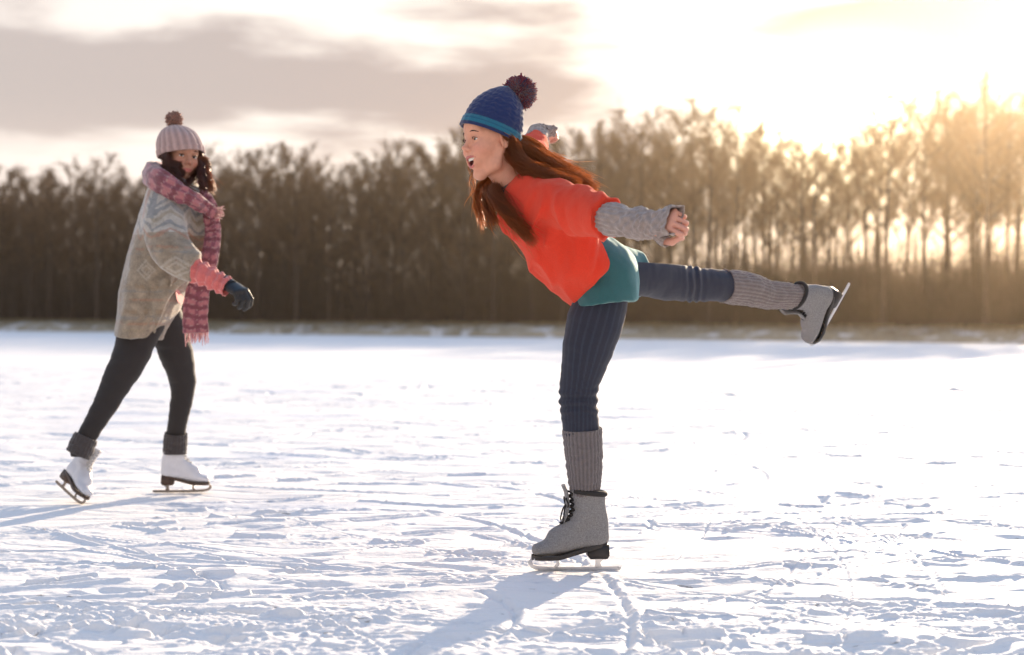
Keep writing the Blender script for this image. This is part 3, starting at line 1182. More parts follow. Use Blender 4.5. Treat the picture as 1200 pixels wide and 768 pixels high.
def make_eyes(parent, eyes, A, gaze, r=0.0128, iris=(0.10, 0.07, 0.04)):
    g = nrm(gaze)
    a = nrm(np.cross(g, (0, 0, 1))); b = np.cross(g, a)
    for c in eyes:
        n, m = 22, 16
        ph = np.linspace(0, np.pi, m); th = np.linspace(0, 2 * np.pi, n, endpoint=False)
        PH, TH = np.meshgrid(ph, th, indexing='ij')
        V = c + r * (np.cos(PH)[..., None] * g + np.sin(PH)[..., None] * (np.cos(TH)[..., None] * a + np.sin(TH)[..., None] * b))
        C = np.where((PH < .22)[..., None], np.array([.01, .01, .01]), np.where((PH < .60)[..., None], np.array(iris), np.array([.70, .66, .64])))
        idx = np.arange(n * m).reshape(m, n)
        A_, B_ = idx[:-1], idx[1:]
        F = np.stack([A_, B_, np.roll(B_, -1, 1), np.roll(A_, -1, 1)], -1).reshape(-1, 4)
        build('eye', Msh().add(V.reshape(-1, 3), F, C.reshape(-1, 3)), eye_m, parent)


def strip(parent, name, L, pts, r, mat, n=30, jit=.0012, seed=1, length=.007, slant=(0, .6, .35)):
    """a little strip of short hairs: a brow or lashes"""
    g = np.random.default_rng(seed)
    P = np.array(pts)
    C = catmull(P, n)
    M = Msh()
    env = np.sin(np.linspace(.35, 2.95, n))[:, None]
    if name == 'eyelashes':
        strands(M, np.array([[L(*q) for q in C]]), r * 1.5, (1, 1, 1), 5)
    else:
        strands(M, np.array([[L(*(q - np.array([.0012, 0, 0]))) for q in C]]), r * 1.6 * np.sin(np.linspace(.5, 2.9, n))[None], (1, 1, 1), 5)
    d = np.array(slant) + g.normal(0, .18, (n, 3))
    d = d / np.linalg.norm(d, axis=1)[:, None] * length * (env if name == 'eyebrow' else 1)
    a = C + g.normal(0, jit, (n, 3)) * (0.4, .5, 1)
    S = np.stack([a, a + d * .5, a + d], 1)
    S = np.array([[L(*q) for q in s] for s in S])
    strands(M, S, np.array([r, r * .8, r * .3])[None], (1, 1, 1))
    return build(name, M, mat, parent)


def lock(M, guide, n, w0, w1, rad=0.0008, wave=0.006, seed=0, S=22, c0=(.10, .035, .015), c1=(.26, .10, .035), flat=None, ends=.25, up=(0, 0, 1)):
    """a lock of hair: n strands round a guide, w0/w1 half widths (a, b) at root and tip"""
    g = np.random.default_rng(seed)
    C = catmull(guide, S)
    T, A, B = frames(C, up)
    w0 = np.broadcast_to(w0, 2); w1 = np.broadcast_to(w1, 2)
    rr = np.sqrt(g.random(n)); th = g.uniform(0, 2 * np.pi, n)
    ox, oy = rr * np.cos(th), rr * np.sin(th)
    t = np.linspace(0, 1, S)
    wa = w0[0] + (w1[0] - w0[0]) * t; wb = w0[1] + (w1[1] - w0[1]) * t
    belly = 1 + .35 * np.sin(np.pi * t)
    cl = g.integers(0, max(4, n // 28), n)
    cx, cy = g.normal(0, .55, cl.max() + 1)[cl], g.normal(0, .55, cl.max() + 1)[cl]
    f = (t[None] ** 1.3) * .55
    X = (ox[:, None] * (1 - f) + cx[:, None] * f) * wa[None] * belly
    Y = (oy[:, None] * (1 - f) + cy[:, None] * f) * wb[None] * belly
    ph = g.uniform(0, 6.28, cl.max() + 1)[cl] + g.normal(0, .35, n); fq = g.uniform(1.1, 2.3, n)
    X = X + wave * np.sin(ph[:, None] + fq[:, None] * 6.28 * t[None]) * t[None]
    Y = Y + wave * np.cos(ph[:, None] * 1.7 + fq[:, None] * 5.1 * t[None]) * t[None]
    k = 1 - ends * g.random(n) ** 1.5                       # uneven lengths
    P = np.zeros((n, S, 3))
    for j in range(3):
        full = C[None, :, j] + A[None, :, j] * X + B[None, :, j] * Y
        for i in range(n):
            P[i, :, j] = np.interp(t * k[i], t, full[i])
    fly = g.random(n) < .16
    P[fly] += (g.normal(0, .016, (fly.sum(), 1, 3)) * (t[None, :, None] ** 1.5))
    r = rad * np.array([1, 1] + [1] * (S - 4) + [.6, .25])[None] * g.uniform(.7, 1.25, (n, 1))
    m = g.random((n, 1))
    col = np.array(c0) * (1 - m) + np.array(c1) * m
    return strands(M, P, r, col)


def pompom(parent, c, r, cols, n=900, seed=3, rad=.0014):
    g = np.random.default_rng(seed)
    d = g.normal(size=(n, 3)); d /= np.linalg.norm(d, axis=1)[:, None]
    L = r * g.uniform(.93, 1.03, (n, 1))
    side = g.normal(0, .10, (n, 3)) * r
    P = np.stack([c + d * r * .2, c + d * L * .75 + side * .4, c + d * L + side], 1)
    cc = np.array(cols)[g.integers(0, len(cols), n)] * g.uniform(.7, 1.2, (n, 1))
    M = Msh()
    strands(M, P, np.array([1, 1.5, 1.1])[None] * rad, cc)
    # the packed core
    ph = np.linspace(0, np.pi, 12); th = np.linspace(0, 2 * np.pi, 18, endpoint=False)
    PH, TH = np.meshgrid(ph, th, indexing='ij')
    V = c + r * .90 * np.stack([np.sin(PH) * np.cos(TH), np.sin(PH) * np.sin(TH), np.cos(PH)], -1)
    idx = np.arange(V.shape[0] * V.shape[1]).reshape(V.shape[:2])
    A_, B_ = idx[:-1], idx[1:]
    F = np.stack([A_, B_, np.roll(B_, -1, 1), np.roll(A_, -1, 1)], -1).reshape(-1, 4)
    M.add(V.reshape(-1, 3), F, np.array(cols).mean(0) * .8)
    return build('pompom', M, yarn_m, parent)


def make_hat(parent, base, up, fwd, a, b, height, lean, ribs, colf, brim=.0035, rib_amp=.0016, n=60, tilt_front=0.0, name='knitted_hat', top=.22, power=2.4, cable=False):
    """a knitted cap: an elliptical rim (a forwards, b sideways), a height and a drooping crown displaced by lean"""
    up = nrm(up); fwd = nrm(np.asarray(fwd) - up * (np.asarray(fwd) @ up)); left = np.cross(up, fwd)
    nr = ribs * 8
    th = np.linspace(0, 2 * np.pi, nr, endpoint=False)
    t = np.linspace(0, 1, n)
    prof = (1 - t ** power) ** .62
    prof = np.maximum(prof, 0) * (1 - top * .15 * t)
    prof[0:3] *= 1.0
    TH, TT = np.meshgrid(th, t)
    PR = np.broadcast_to(prof[:, None], TH.shape)
    bump_ = rib_amp * np.sign(np.cos(ribs * TH)) * np.abs(np.cos(ribs * TH)) ** .7 * np.clip(PR * 1.6, 0, 1)
    if cable:
        bump_ = bump_ * .6 + .0014 * np.cos(ribs / 2 * TH + .9 * np.sin(TT * 42)) * np.cos(TT * 60 + 2 * np.cos(ribs / 2 * TH)) * np.clip(PR * 1.6, 0, 1) * (TT > .2)
    band = brim * (TT < .17)
    wr = .0028 * np.sin(3 * TH + 5 * TT) * np.sin(np.pi * TT)
    lean = np.asarray(lean)
    cen = np.asarray(base)[None, None] + up * (TT * height)[..., None] + lean[None, None] * (TT ** 1.7)[..., None]
    V = cen + fwd * ((a * PR + bump_ + band + wr) * np.cos(TH))[..., None] + left * ((b * PR + bump_ + band + wr) * np.sin(TH))[..., None]
    V[-1] = V[-1].mean(0)
    C = colf(TH, TT)
    e = []
    ce = []
    for q, dz in ((.965, -.002), (.90, .0), (.88, .02)):
        e.append(np.asarray(base) + (V[0] - np.asarray(base)) * q + up * dz)
        ce.append(C[0])
    V = np.concatenate([np.array(e[::-1]), V]); C = np.concatenate([np.array(ce[::-1]), C])
    idx = np.arange(V.shape[0] * nr).reshape(V.shape[0], nr)
    A_, B_ = idx[:-1], idx[1:]
    F = np.stack([A_, np.roll(A_, -1, 1), np.roll(B_, -1, 1), B_], -1).reshape(-1, 4)
    return build(name, Msh().add(V.reshape(-1, 3), F, C.reshape(-1, 3)), knit_m, parent), cen[-1, 0]


# ------------------------------------------------------------------ figure skates
def prism(M, outline, y0, y1, tf, c=(1, 1, 1)):
    """polygon in the x-z plane pushed from y0 to y1, as a quad strip wall with fan caps (convex pieces only)"""
    o = np.asarray(outline, float)
    n = len(o)
    a = np.stack([o[:, 0], np.full(n, y0), o[:, 1]], 1)
    b = np.stack([o[:, 0], np.full(n, y1), o[:, 1]], 1)
    V = tf(np.concatenate([a, b, a.mean(0)[None], b.mean(0)[None]]))
    i = np.arange(n); j = (i + 1) % n
    M.add(V, np.stack([i, j, j + n, i + n], 1), c)
    base = M.n - len(V)
    M.n = M.n
    cap = np.concatenate([np.stack([j, i, np.full(n, 2 * n)], 1), np.stack([i + n, j + n, np.full(n, 2 * n + 1)], 1)])
    M.f3.append(cap + base)
    return M


def bar(M, pts, w, y0, y1, tf, c=(1, 1, 1)):
    """a flat bar of width w following pts in the x-z plane"""
    P = np.asarray(pts, float)
    T = np.gradient(P, axis=0); T /= np.linalg.norm(T, axis=1)[:, None]
    Nn = np.stack([-T[:, 1], T[:, 0]], 1)
    w = np.broadcast_to(w, len(P))
    a, b = P + Nn * w[:, None] / 2, P - Nn * w[:, None] / 2
    n = len(P)
    rings = []
    for (q, y) in ((a, y0), (b, y0), (b, y1), (a, y1)):
        rings.append(np.stack([q[:, 0], np.full(n, y), q[:, 1]], 1))
    V = np.stack(rings, 1).reshape(-1, 3)
    idx = np.arange(n * 4).reshape(n, 4)
    A_, B_ = idx[:-1], idx[1:]
    F = np.stack([A_, np.roll(A_, -1, 1), np.roll(B_, -1, 1), B_], -1).reshape(-1, 4)
    F = np.concatenate([F, idx[:1, ::-1], idx[-1:]])
    M.add(tf(V), F, c)
    return M


def make_skate(parent, org, fwd, up, side_sign, boot_mat, sole_mat, lace_mat, collar_mat, blade_mat, s=1.0, label=None, tongue=True, collar=True, lace_bow=True):
    fwd = nrm(fwd); up = nrm(np.asarray(up) - fwd * (np.asarray(up) @ fwd)); left = np.cross(up, fwd)
    A = np.stack([fwd, left, up], 1)
    org = np.asarray(org, float)

    def tf(V):
        return org + (np.asarray(V) * s) @ A.T

    def lz(v):
        return v
    # boot, in local space
    F = Field((-.13, -.08, .02), (.19, .08, .29), .0028)
    F.chain([(-.052, 0, .098), (-.01, 0, .098), (.045, 0, .090), (.090, 0, .074), (.128, 0, .066)],
            [(.032, .031), (.034, .031), (.036, .036), (.026, .041), (.019, .033)], u=(0, 0, 1), k=0)
    F.chain([(-.045, 0, .105), (-.043, 0, .150), (-.028, 0, .200), (-.022, 0, .262)],
            [(.042, .032), (.044, .033), (.050, .038), (.056, .044)], u=(1, 0, 0), k=.02)
    F.chain([(-.012, 0, .175), (.020, 0, .135), (.070, 0, .098)], [(.030, .027), (.034, .030), (.026, .034)], u=(0, 1, 0), k=.025)
    F.plane((0, 0, .245), (-.12, 0, 1))
    F.ell((-.028, 0, .262), (.040, .031, .055), op='sub', k=.004)
    # sole line rises to the heel
    F.plane((.11, 0, .047), (-.03, 0, -1), lo=(.06, -.1, 0), hi=(.2, .1, .3))
    F.plane((.06, 0, .049), (-.28, 0, -1), lo=(-.13, -.1, 0), hi=(.0601, .1, .3))
    F.displace(lambda P: .0015 * fbm(P * 16, 3) + .0008 * np.sin(P[:, 2] * 260) * (P[:, 2] > .15) * (P[:, 0] > -.03))
    V, Fc = F.mesh(2)
    boot = build('skate', Msh().add(tf(V), Fc), boot_mat, parent)
    if label:
        boot['label'] = label
    # sole: thin layer under the upper following its plan
    n = 36
    xs = np.concatenate([np.linspace(.146, -.086, 18), np.linspace(-.086, .146, 18)])
    M = Msh()
    xx = np.linspace(-.084, .147, 24)
    hw = np.interp(xx, [-.084, -.07, -.04, 0, .04, .09, .12, .14, .147], [.012, .027, .033, .031, .034, .042, .037, .022, .008])
    zb = np.where(xx > .06, .047 - (xx - .11) * .03, .049 - (xx - .06) * .28)
    rows = []
    for hh, zz in ((1.0, .0045), (1.05, .001), (1.05, -.008), (.96, -.010)):
        rows.append((hh, zz))
    V = []
    for hh, zz in rows:
        V.append(np.concatenate([np.stack([xx, hw * hh, zb + zz], 1), np.stack([xx[::-1], -hw[::-1] * hh, (zb + zz)[::-1]], 1)]))
    V = np.array(V); m = V.shape[1]
    idx = np.arange(4 * m).reshape(4, m)
    A_, B_ = idx[:-1], idx[1:]
    Fq = np.stack([A_, B_, np.roll(B_, -1, 1), np.roll(A_, -1, 1)], -1).reshape(-1, 4)
    k = np.arange(23)
    bot = 3 * m
    F2 = np.stack([bot + k, bot + k + 1, bot + (m - 2 - k), bot + (m - 1 - k)], 1)
    M.add(tf(V.reshape(-1, 3)), np.concatenate([Fq, F2]), (1, 1, 1))
    # heel block
    hx = [(-.086, .083), (-.020, .070), (-.024, .046), (-.030, .040), (-.082, .040), (-.088, .050)]
    prism(M, [(a, b) for a, b in hx], -.028, .028, tf)
    build('sole', M, sole_mat, boot)
    # blade: runner, toe hook, stanchions and plates
    M = Msh()
    y0, y1 = -.0022, .0022
    run = [(-.122, .012), (-.118, .0075), (-.07, .0068), (0, .0062), (.07, .0066), (.115, .0085), (.140, .014), (.150, .024), (.151, .033)]
    bar(M, catmull(run, 30), np.interp(np.linspace(0, 1, 30), [0, .03, .8, .93, 1], [.006, .0125, .0125, .013, .008]), y0, y1, tf)
    bar(M, catmull([(.151, .030), (.140, .040), (.115, .0385), (.085, .039)], 10), .008, y0 - .001, y1 + .001, tf)
    bar(M, catmull([(.083, .041), (.070, .036), (.066, .022), (.074, .011)], 10), .010, y0, y1, tf)
    bar(M, catmull([(.112, .040), (.106, .026), (.108, .012)], 6), .0, y0, y1, tf) if False else None
    bar(M, [(-.062, .042), (-.056, .026), (-.058, .010)], [.030, .014, .022], y0, y1, tf)
    bar(M, [(.050, .0415), (.142, .0395)], .004, -.022, .022, tf)
    bar(M, [(-.080, .0385), (-.030, .0385)], .004, -.019, .019, tf)
    build('blade', M, blade_mat, boot, smooth_=False)
    # laces
    if lace_mat is not None:
        M = Msh()
        zs_ = np.linspace(.108, .236, 9)
        front = lambda z: float(np.interp(z, [.100, .125, .150, .175, .20, .245], [.082, .066, .046, .026, .026, .032]))
        pts = []
        for i, z in enumerate(zs_):
            sgn = 1 if i % 2 else -1
            pts.append((front(z) - .008, sgn * .017, z)); pts.append((front(z) + .006, 0, z + .007))
        C = catmull(pts, 90)
        strands(M, tf(C)[None], .0032 * s, (1, 1, 1), 5)
        pts2 = [(a, -b, c) for a, b, c in pts]
        strands(M, tf(catmull(pts2, 90))[None], .0032 * s, (1, 1, 1), 5)
        if lace_bow:
            z = .213; x = front(z) + .006
            for sg in (-1, 1):
                strands(M, tf(catmull([(x, 0, z), (x + .012, sg * .018, z + .010), (x + .008, sg * .040, z - .004), (x + .006, sg * .022, z - .016), (x, 0, z)], 24))[None], .003 * s, (1, 1, 1), 5)
                strands(M, tf(catmull([(x, 0, z), (x + .014, sg * .012, z - .02), (x + .020, sg * .03, z - .048), (x + .022, sg * .026, z - .062)], 16))[None], .0026 * s, (1, 1, 1), 5)
        build('laces', M, lace_mat, boot)
        if tongue:
            P = [(.052, 0, .150), (.038, 0, .190), (.042, 0, .235), (.052, 0, .262)]
            M = loft(tf(P), .006 * s, [.018 * s, .020 * s, .022 * s, .020 * s], fwd, 18, 20, cap=(True, True))
            build('tongue', M, boot_mat, boot)
    if collar:
        th = np.linspace(0, 2 * np.pi, 41)
        P = np.stack([-.024 + .053 * np.cos(th), .0415 * np.sin(th), .244 + .12 * (-.024 + .053 * np.cos(th))], 1)
        P = P[4:-4]
        M = loft(tf(P), .0085 * s, .0075 * s, up, 12, 60, cap=(True, True))
        build('padded_collar', M, collar_mat, boot)
    return boot


# ------------------------------------------------------------------ hands
def make_hand(wrist, fwd, palm, side, curl=1.0, thumb_out=.5, s=1.0, h=.0017, r_add=0.0, spread=.06, curls=None):
    """SDF hand: fwd towards the fingers, palm = palm normal, side=+1 when the thumb is on (palm x fwd)"""
    fwd = nrm(fwd); palm = nrm(np.asarray(palm) - fwd * (np.asarray(palm) @ fwd)); across = np.cross(palm, fwd) * side   # towards the thumb
    w = np.asarray(wrist, float)
    Fd = Field(w - .14 * s, w + .14 * s + nrm(fwd) * .09 * s, h)

    def L(f_, a_, p_):
        return w + (fwd * f_ + across * a_ + palm * p_) * s
    ra = r_add
    Fd.chain([L(-.05, 0, 0), L(0, 0, 0), L(.045, .0, .002), L(.082, -.001, 0)], [((.020 + ra) * s, (.027 + ra) * s), ((.019 + ra) * s, (.029 + ra) * s), ((.017 + ra) * s, (.038 + ra) * s), ((.013 + ra) * s, (.037 + ra) * s)], u=palm, k=0)
    Fd.ell(L(.025, .026, .010), np.array([.030, .017, .017]) * s + ra, np.stack([fwd, across, palm], 1), .014 * s)
    seg = [(.0275, (.040, .024, .018), .0088), (.0095, (.044, .028, .019), .0092), (-.0095, (.041, .026, .018), .0088), (-.0275, (.032, .020, .017), .0078)]
    for i, (a_, ls, r) in enumerate(seg):
        c = curls[i] if curls else curl * (1 + .08 * i)
        base = L(.086 - abs(a_ - .008) * .22, a_, .0)
        d = fwd + across * spread * (1.5 - i)
        P = [L(.060, a_ * .85, .0), base]
        ang = 0
        for l, bnd in zip(ls, (.75, 1.05, .65)):
            ang += c * bnd
            dd = nrm(d) * math.cos(ang) + palm * math.sin(ang)
            P.append(P[-1] + dd * l * s)
        for j in range(len(P) - 1):
            r0 = r * (1.02 - .07 * j) + ra; r1 = r * (1.02 - .07 * (j + 1)) + ra
            Fd.cone(P[j], P[j + 1], r0 * s, r1 * s, k=.004 * s if j < 2 else .0015 * s)
    tb = [L(.012, .024, .008), L(.040, .042 + .006 * thumb_out, .014 + .012 * curl * .6), L(.066, .046 + .020 * thumb_out - .012 * curl * .7, .022 + .012 * curl), L(.088, .044 + .030 * thumb_out - .026 * curl * .8, .024 + .018 * curl * .8)]
    for j in range(3):
        Fd.cone(tb[j], tb[j + 1], [.0145, .0115, .0100][j] * s + ra, [.0115, .0100, .0082][j] * s + ra, k=.005 * s)
    return Fd.mesh(1)
# ------------------------------------------------------------------ materials of the two skaters
skin_m = material('skin', (1, 1, 1), .5, attr=True, noise=.06, nscale=90, bump=.0003, bscale=500, sss=.10, spec=.4)
eye_m = material('eye', (1, 1, 1), .12, attr=True)
teeth_m = material('teeth', (.82, .78, .70), .25)
hair_m = material('hair', (1, 1, 1), .42, attr=True, trans=.50, tcol=(.95, .46, .13), spec=.3)
hair2_m = material('dark_hair', (1, 1, 1), .42, attr=True, trans=.30, tcol=(.85, .30, .05), spec=.6)
brow_m = material('brow_hair', (.045, .02, .012), .7)
lash_m = material('lashes', (.010, .007, .006), .6)
yarn_m = material('yarn', (1, 1, 1), .9, attr=True, sheen=.5, trans=.12)
knit_m = material('knit', (1, 1, 1), .92, attr=True, noise=.16, nscale=260, bump=.0012, bscale=330, sheen=.3)
wool_red = material('red_wool', (1, 1, 1), .92, attr=True, noise=.10, nscale=320, bump=.0022, bscale=240, sheen=.28, sheen_tint=(1, .40, .25), trans=.06)
teal_m = material('teal_jersey', (.012, .095, .105), .8, noise=.10, nscale=200, bump=.0006, bscale=500, sheen=.5, sheen_tint=(.6, .95, .95))
denim_m = material('ribbed_denim', (1, 1, 1), .82, attr=True, noise=.28, nscale=420, bump=.0007, bscale=600, sheen=.10)
legging_m = material('black_leggings', (.016, .012, .012), .8, noise=.2, nscale=300, bump=.0004, bscale=400, sheen=.08)
coat_m = material('patterned_wool', (1, 1, 1), .95, attr=True, noise=.22, nscale=180, bump=.003, bscale=120, sheen=.5)
pink_m = material('pink_wool', (.62, .16, .15), .9, noise=.12, nscale=200, bump=.0012, bscale=200, sheen=.5, trans=.08)
scarf_m = material('plaid_wool', (1, 1, 1), .95, attr=True, noise=.15, nscale=200, bump=.002, bscale=160, sheen=.6, trans=.1)
glove_m = material('black_leather', (.010, .009, .009), .5, noise=.2, nscale=60, bump=.0008, bscale=150)
grey_boot = material('grey_tweed_boot', (.195, .190, .192), .75, noise=.35, nscale=260, bump=.0006, bscale=300)
white_boot = material('white_leather_boot', (.62, .62, .66), .42, noise=.06, nscale=30, bump=.0006, bscale=60, coat=.2)
black_sole = material('black_sole', (.014, .011, .011), .45, noise=.2, nscale=40)
brown_sole = material('brown_sole', (.060, .032, .020), .45, noise=.3, nscale=40)
steel_m = material('blade_steel', (.55, .55, .57), .28, metal=1.0, noise=.08, nscale=40)
dark_steel = material('dull_blade_steel', (.24, .20, .17), .35, metal=1.0, noise=.2, nscale=40)
lace_m = material('black_laces', (.012, .011, .012), .8)
white_lace = material('white_laces', (.6, .58, .56), .8)
collar_m = material('black_padding', (.014, .013, .014), .8)


def fold(P, S, amp, freq, seed):
    """soft creases running across direction S"""
    return amp * fbm((P @ S) * freq + seed, 3, .55)


def rib(n, amp, slouch=0.0, sf=18, seed=0, tw=0.0):
    def f(TH, TT):
        s = slouch * fbm(np.stack([np.cos(TH).ravel() * 1.2, np.sin(TH).ravel() * 1.2, TT.ravel() * sf + seed], -1), 3).reshape(TH.shape)
        return amp * np.cos(n * TH + tw * TT) + s * 1.6
    return f


# ================================================================== the skater in red
D0 = 4.677
root1 = empty('person', (W(665, 668, D0)[0], D0, 0))
tag(root1, 'woman in red jumper and blue bobble hat on one skate, other leg raised behind', 'person')

HO = W(575.5, 165, 4.66)
f1 = (-.84, -.52, -.05)
up1 = nrm((-.06, .04, 1))
neck1 = W(609, 226, 4.67)
Mh, A1, L1, eyes1 = make_head(HO, f1, up1, mouth=.0205, skin=(.68, .325, .215), squint=.38, neck_to=neck1, scale=.95)
# torso, arms and legs under the clothes
Fb = Field((-.25, 3.85, .20), (1.15, 5.55, 1.45), .010)
ydir = (0, 1, 0)
Fb.chain([neck1, W(622, 243, D0), W(655, 280, D0), W(690, 315, D0), W(710, 330, D0)], [(.05, .05), (.12, .060), (.12, .075), (.115, .06), (.115, .06)], ydir)
Fb.chain([W(640, 235, 4.55), W(668, 243, 4.47), W(715, 258, 4.22), W(768, 263, 4.03)], [.045, .045, .036, .026], k=.03)
Fb.chain([W(628, 222, 4.80), W(625, 184, 5.08), W(634, 156, 5.42)], [.045, .036, .026], k=.03)
Fb.chain([W(706, 335, 4.62), W(693, 400, 4.63), W(678, 462, 4.645), W(684, 540, 4.665), W(686, 600, 4.675)], [.065, .06, .045, .038, .030], k=.02)
Fb.chain([W(722, 322, 4.76), W(830, 334, 5.0), W(880, 339, 5.11), W(905, 347, 5.17)], [.055, .042, .036, .024], k=.02)
Vb, Fcb = Fb.mesh(1)
Mh.add(Vb, Fcb, (.60, .335, .245))
# the near hand, fingers closed and thumb below
hw1 = W(766, 263, 4.045)
hf1 = nrm(W(800, 255, 3.93) - hw1)
hp1 = (.15, .80, -.35)
Vh, Fh = make_hand(hw1, hf1, hp1, +1, curl=1.3, thumb_out=.5, s=1.0)
Mh.add(Vh, Fh, (.62, .30, .22))
hw2 = W(633, 155, 5.42)
hf2 = nrm(W(650, 154, 5.46) - hw2)
Vh, Fh = make_hand(hw2, hf2, (0.1, .9, -.4), -1, curl=.85, s=.78)
Mh.add(Vh, Fh, (.62, .30, .22))
body1 = build('body', Mh, skin_m, root1)
make_eyes(root1, eyes1, A1, A1 @ np.array([1, .05, -.05]))
for y in (-1, 1):
    strip(root1, 'eyebrow', L1, [(.0915, y * .012, .0205), (.0900, y * .027, .0265), (.0760, y * .049, .0205)], 0.0012, brow_m, 130, .0004, 3 + y, .0040, (-.3, y * 1.0, .25))
    strip(root1, 'eyelashes', L1, [(.0838, y * .0185, .0010), (.0876, y * .031, .0052), (.0800, y * .0450, .0005)], .0006, lash_m, 46, .0003, 5 + y, .0042, (.8, y * .6, -.1))
# teeth: two arcs inside the open mouth
for zc, hh, nm in ((-.0650, .0085, 'upper_teeth'),):
    yy = np.linspace(-.0180, .0180, 27)
    pts = np.array([L1(.0850 - 17 * y * y, y, zc) for y in yy])
    Mt = loft(pts, hh * .62, .003, A1[:, 2], 10, 54, disp=lambda TH, TT: -.0006 * np.abs(np.cos(TT * np.pi * 8)) ** 8, cap=(True, True))
    build(nm, Mt, teeth_m, root1)

# hair
Mh1 = Msh()
c0, c1 = (.048, .021, .011), (.21, .088, .036)
lock(Mh1, [L1(-.060, .0, -.02), W(604, 176, 4.68), W(630, 189, 4.70), W(662, 204, 4.72), W(702, 224, 4.74)], 900, (.036, .050), (.020, .042), seed=1, c0=c0, c1=c1, wave=.011, rad=.0007, ends=.4)
lock(Mh1, [L1(-.055, .03, -.02), W(604, 184, 4.61), W(622, 201, 4.56), W(650, 210, 4.55), W(682, 217, 4.56)], 620, (.026, .030), (.014, .028), seed=2, c0=c0, c1=(.15, .05, .02), wave=.010, rad=.0007, ends=.4)
lock(Mh1, [L1(-.060, -.02, -.01), W(612, 168, 4.74), W(640, 186, 4.78), W(668, 201, 4.80), W(694, 214, 4.82)], 420, (.026, .045), (.016, .036), seed=3, c0=(.20, .07, .022), c1=(.48, .20, .06), wave=.013, rad=.0007, ends=.45)  # top lock: backlit orange rim painted in as paler strand colours
lock(Mh1, [L1(-.040, .064, .00), L1(-.055, .070, -.03), W(613, 193, 4.585), W(628, 207, 4.53), W(648, 216, 4.51)], 300, (.018, .014), (.009, .013), seed=4, c0=c0, c1=(.16, .055, .02))
lock(Mh1, [L1(-.030, -.050, -.06), W(588, 214, 4.74), W(579, 222, 4.62), W(587, 240, 4.51), W(604, 262, 4.465), W(629, 288, 4.465)], 620, (.012, .012), (.013, .022), seed=5, c0=c0, c1=(.15, .05, .02), wave=.012, rad=.0007, ends=.5)
lock(Mh1, [L1(-.02, -.065, -.04), W(575, 206, 4.78), W(563, 219, 4.76), W(560, 243, 4.74), W(567, 270, 4.74)], 170, (.010, .010), (.008, .010), seed=6, c0=(.15, .05, .02), c1=(.42, .18, .06), wave=.010, ends=.45)
lock(Mh1, [L1(-.02, -.06, -.06), W(580, 212, 4.76), W(570, 226, 4.66), W(573, 246, 4.60), W(584, 268, 4.53)], 260, (.012, .012), (.010, .012), seed=7, c0=c0, c1=(.2, .07, .02), wave=.010, ends=.4)
lock(Mh1, [L1(.012, .070, .035), L1(-.010, .080, .008), L1(-.035, .082, -.022), W(614, 196, 4.57), W(636, 210, 4.53)], 200, (.010, .007), (.012, .014), seed=8, c0=c0, c1=c1, wave=.008, rad=.0007, ends=.5)
lock(Mh1, [L1(.05, -.064, .02), W(553, 200, 4.78), W(556, 222, 4.76), W(557, 245, 4.76)], 26, (.008, .008), (.012, .012), seed=10, c0=(.15, .06, .02), c1=(.4, .18, .06), wave=.010, rad=.0006, ends=.6)
build('hair', Mh1, hair_m, root1)

# hat
hat_up = nrm((.34, .08, 1.0))
base1 = W(573.5, 158.5, 4.665)


def hat_col1(TH, TT):
    C = np.tile(np.array([.004, .018, .095]), TH.shape + (1,))
    navy = np.array([.008, .018, .085]); teal = np.array([.006, .130, .210])
    C[(TT < .055)] = navy
    C[(TT >= .055) & (TT < .115)] = teal
    C[(TT >= .115) & (TT < .135)] = (.005, .07, .16)
    C[(TT >= .135) & (TT < .195)] = teal
    C[TT > .93] = (.010, .150, .240)
    return C


hat1, top1 = make_hat(root1, base1, hat_up, A1[:, 0], 1.0 * .1020, .0910, .165, np.array([.012, .01, .004]), 22, hat_col1, n=110, cable=True, rib_amp=.0009, power=2.5)
pompom(hat1, W(609, 109, 4.70), .050, [(.26, .014, .045), (.16, .02, .07), (.32, .02, .05), (.06, .03, .14)], n=4500, rad=.0015)

# red jumper
Fs = Field((-.22, 3.95, .55), (.50, 5.50, 1.60), .0046)
Fs.chain([W(611, 225, 4.67), W(618, 233, D0), W(634, 254, D0), W(657, 281, D0), W(684, 309, D0), W(700, 324, D0)],
         [(.075, .052), (.135, .080), (.178, .118), (.190, .130), (.194, .116), (.184, .104)], ydir)
Fs.chain([W(628, 235, 4.58), W(655, 240, 4.48), W(686, 248, 4.35), W(713, 256, 4.225), W(722, 258, 4.19)], [.080, .082, .068, .051, .044], k=.045)
Fs.chain([W(626, 228, 4.78), W(625, 208, 4.93), W(626, 184, 5.12), W(628, 170, 5.26), W(629, 160, 5.36)], [.080, .070, .056, .048, .044], k=.04)
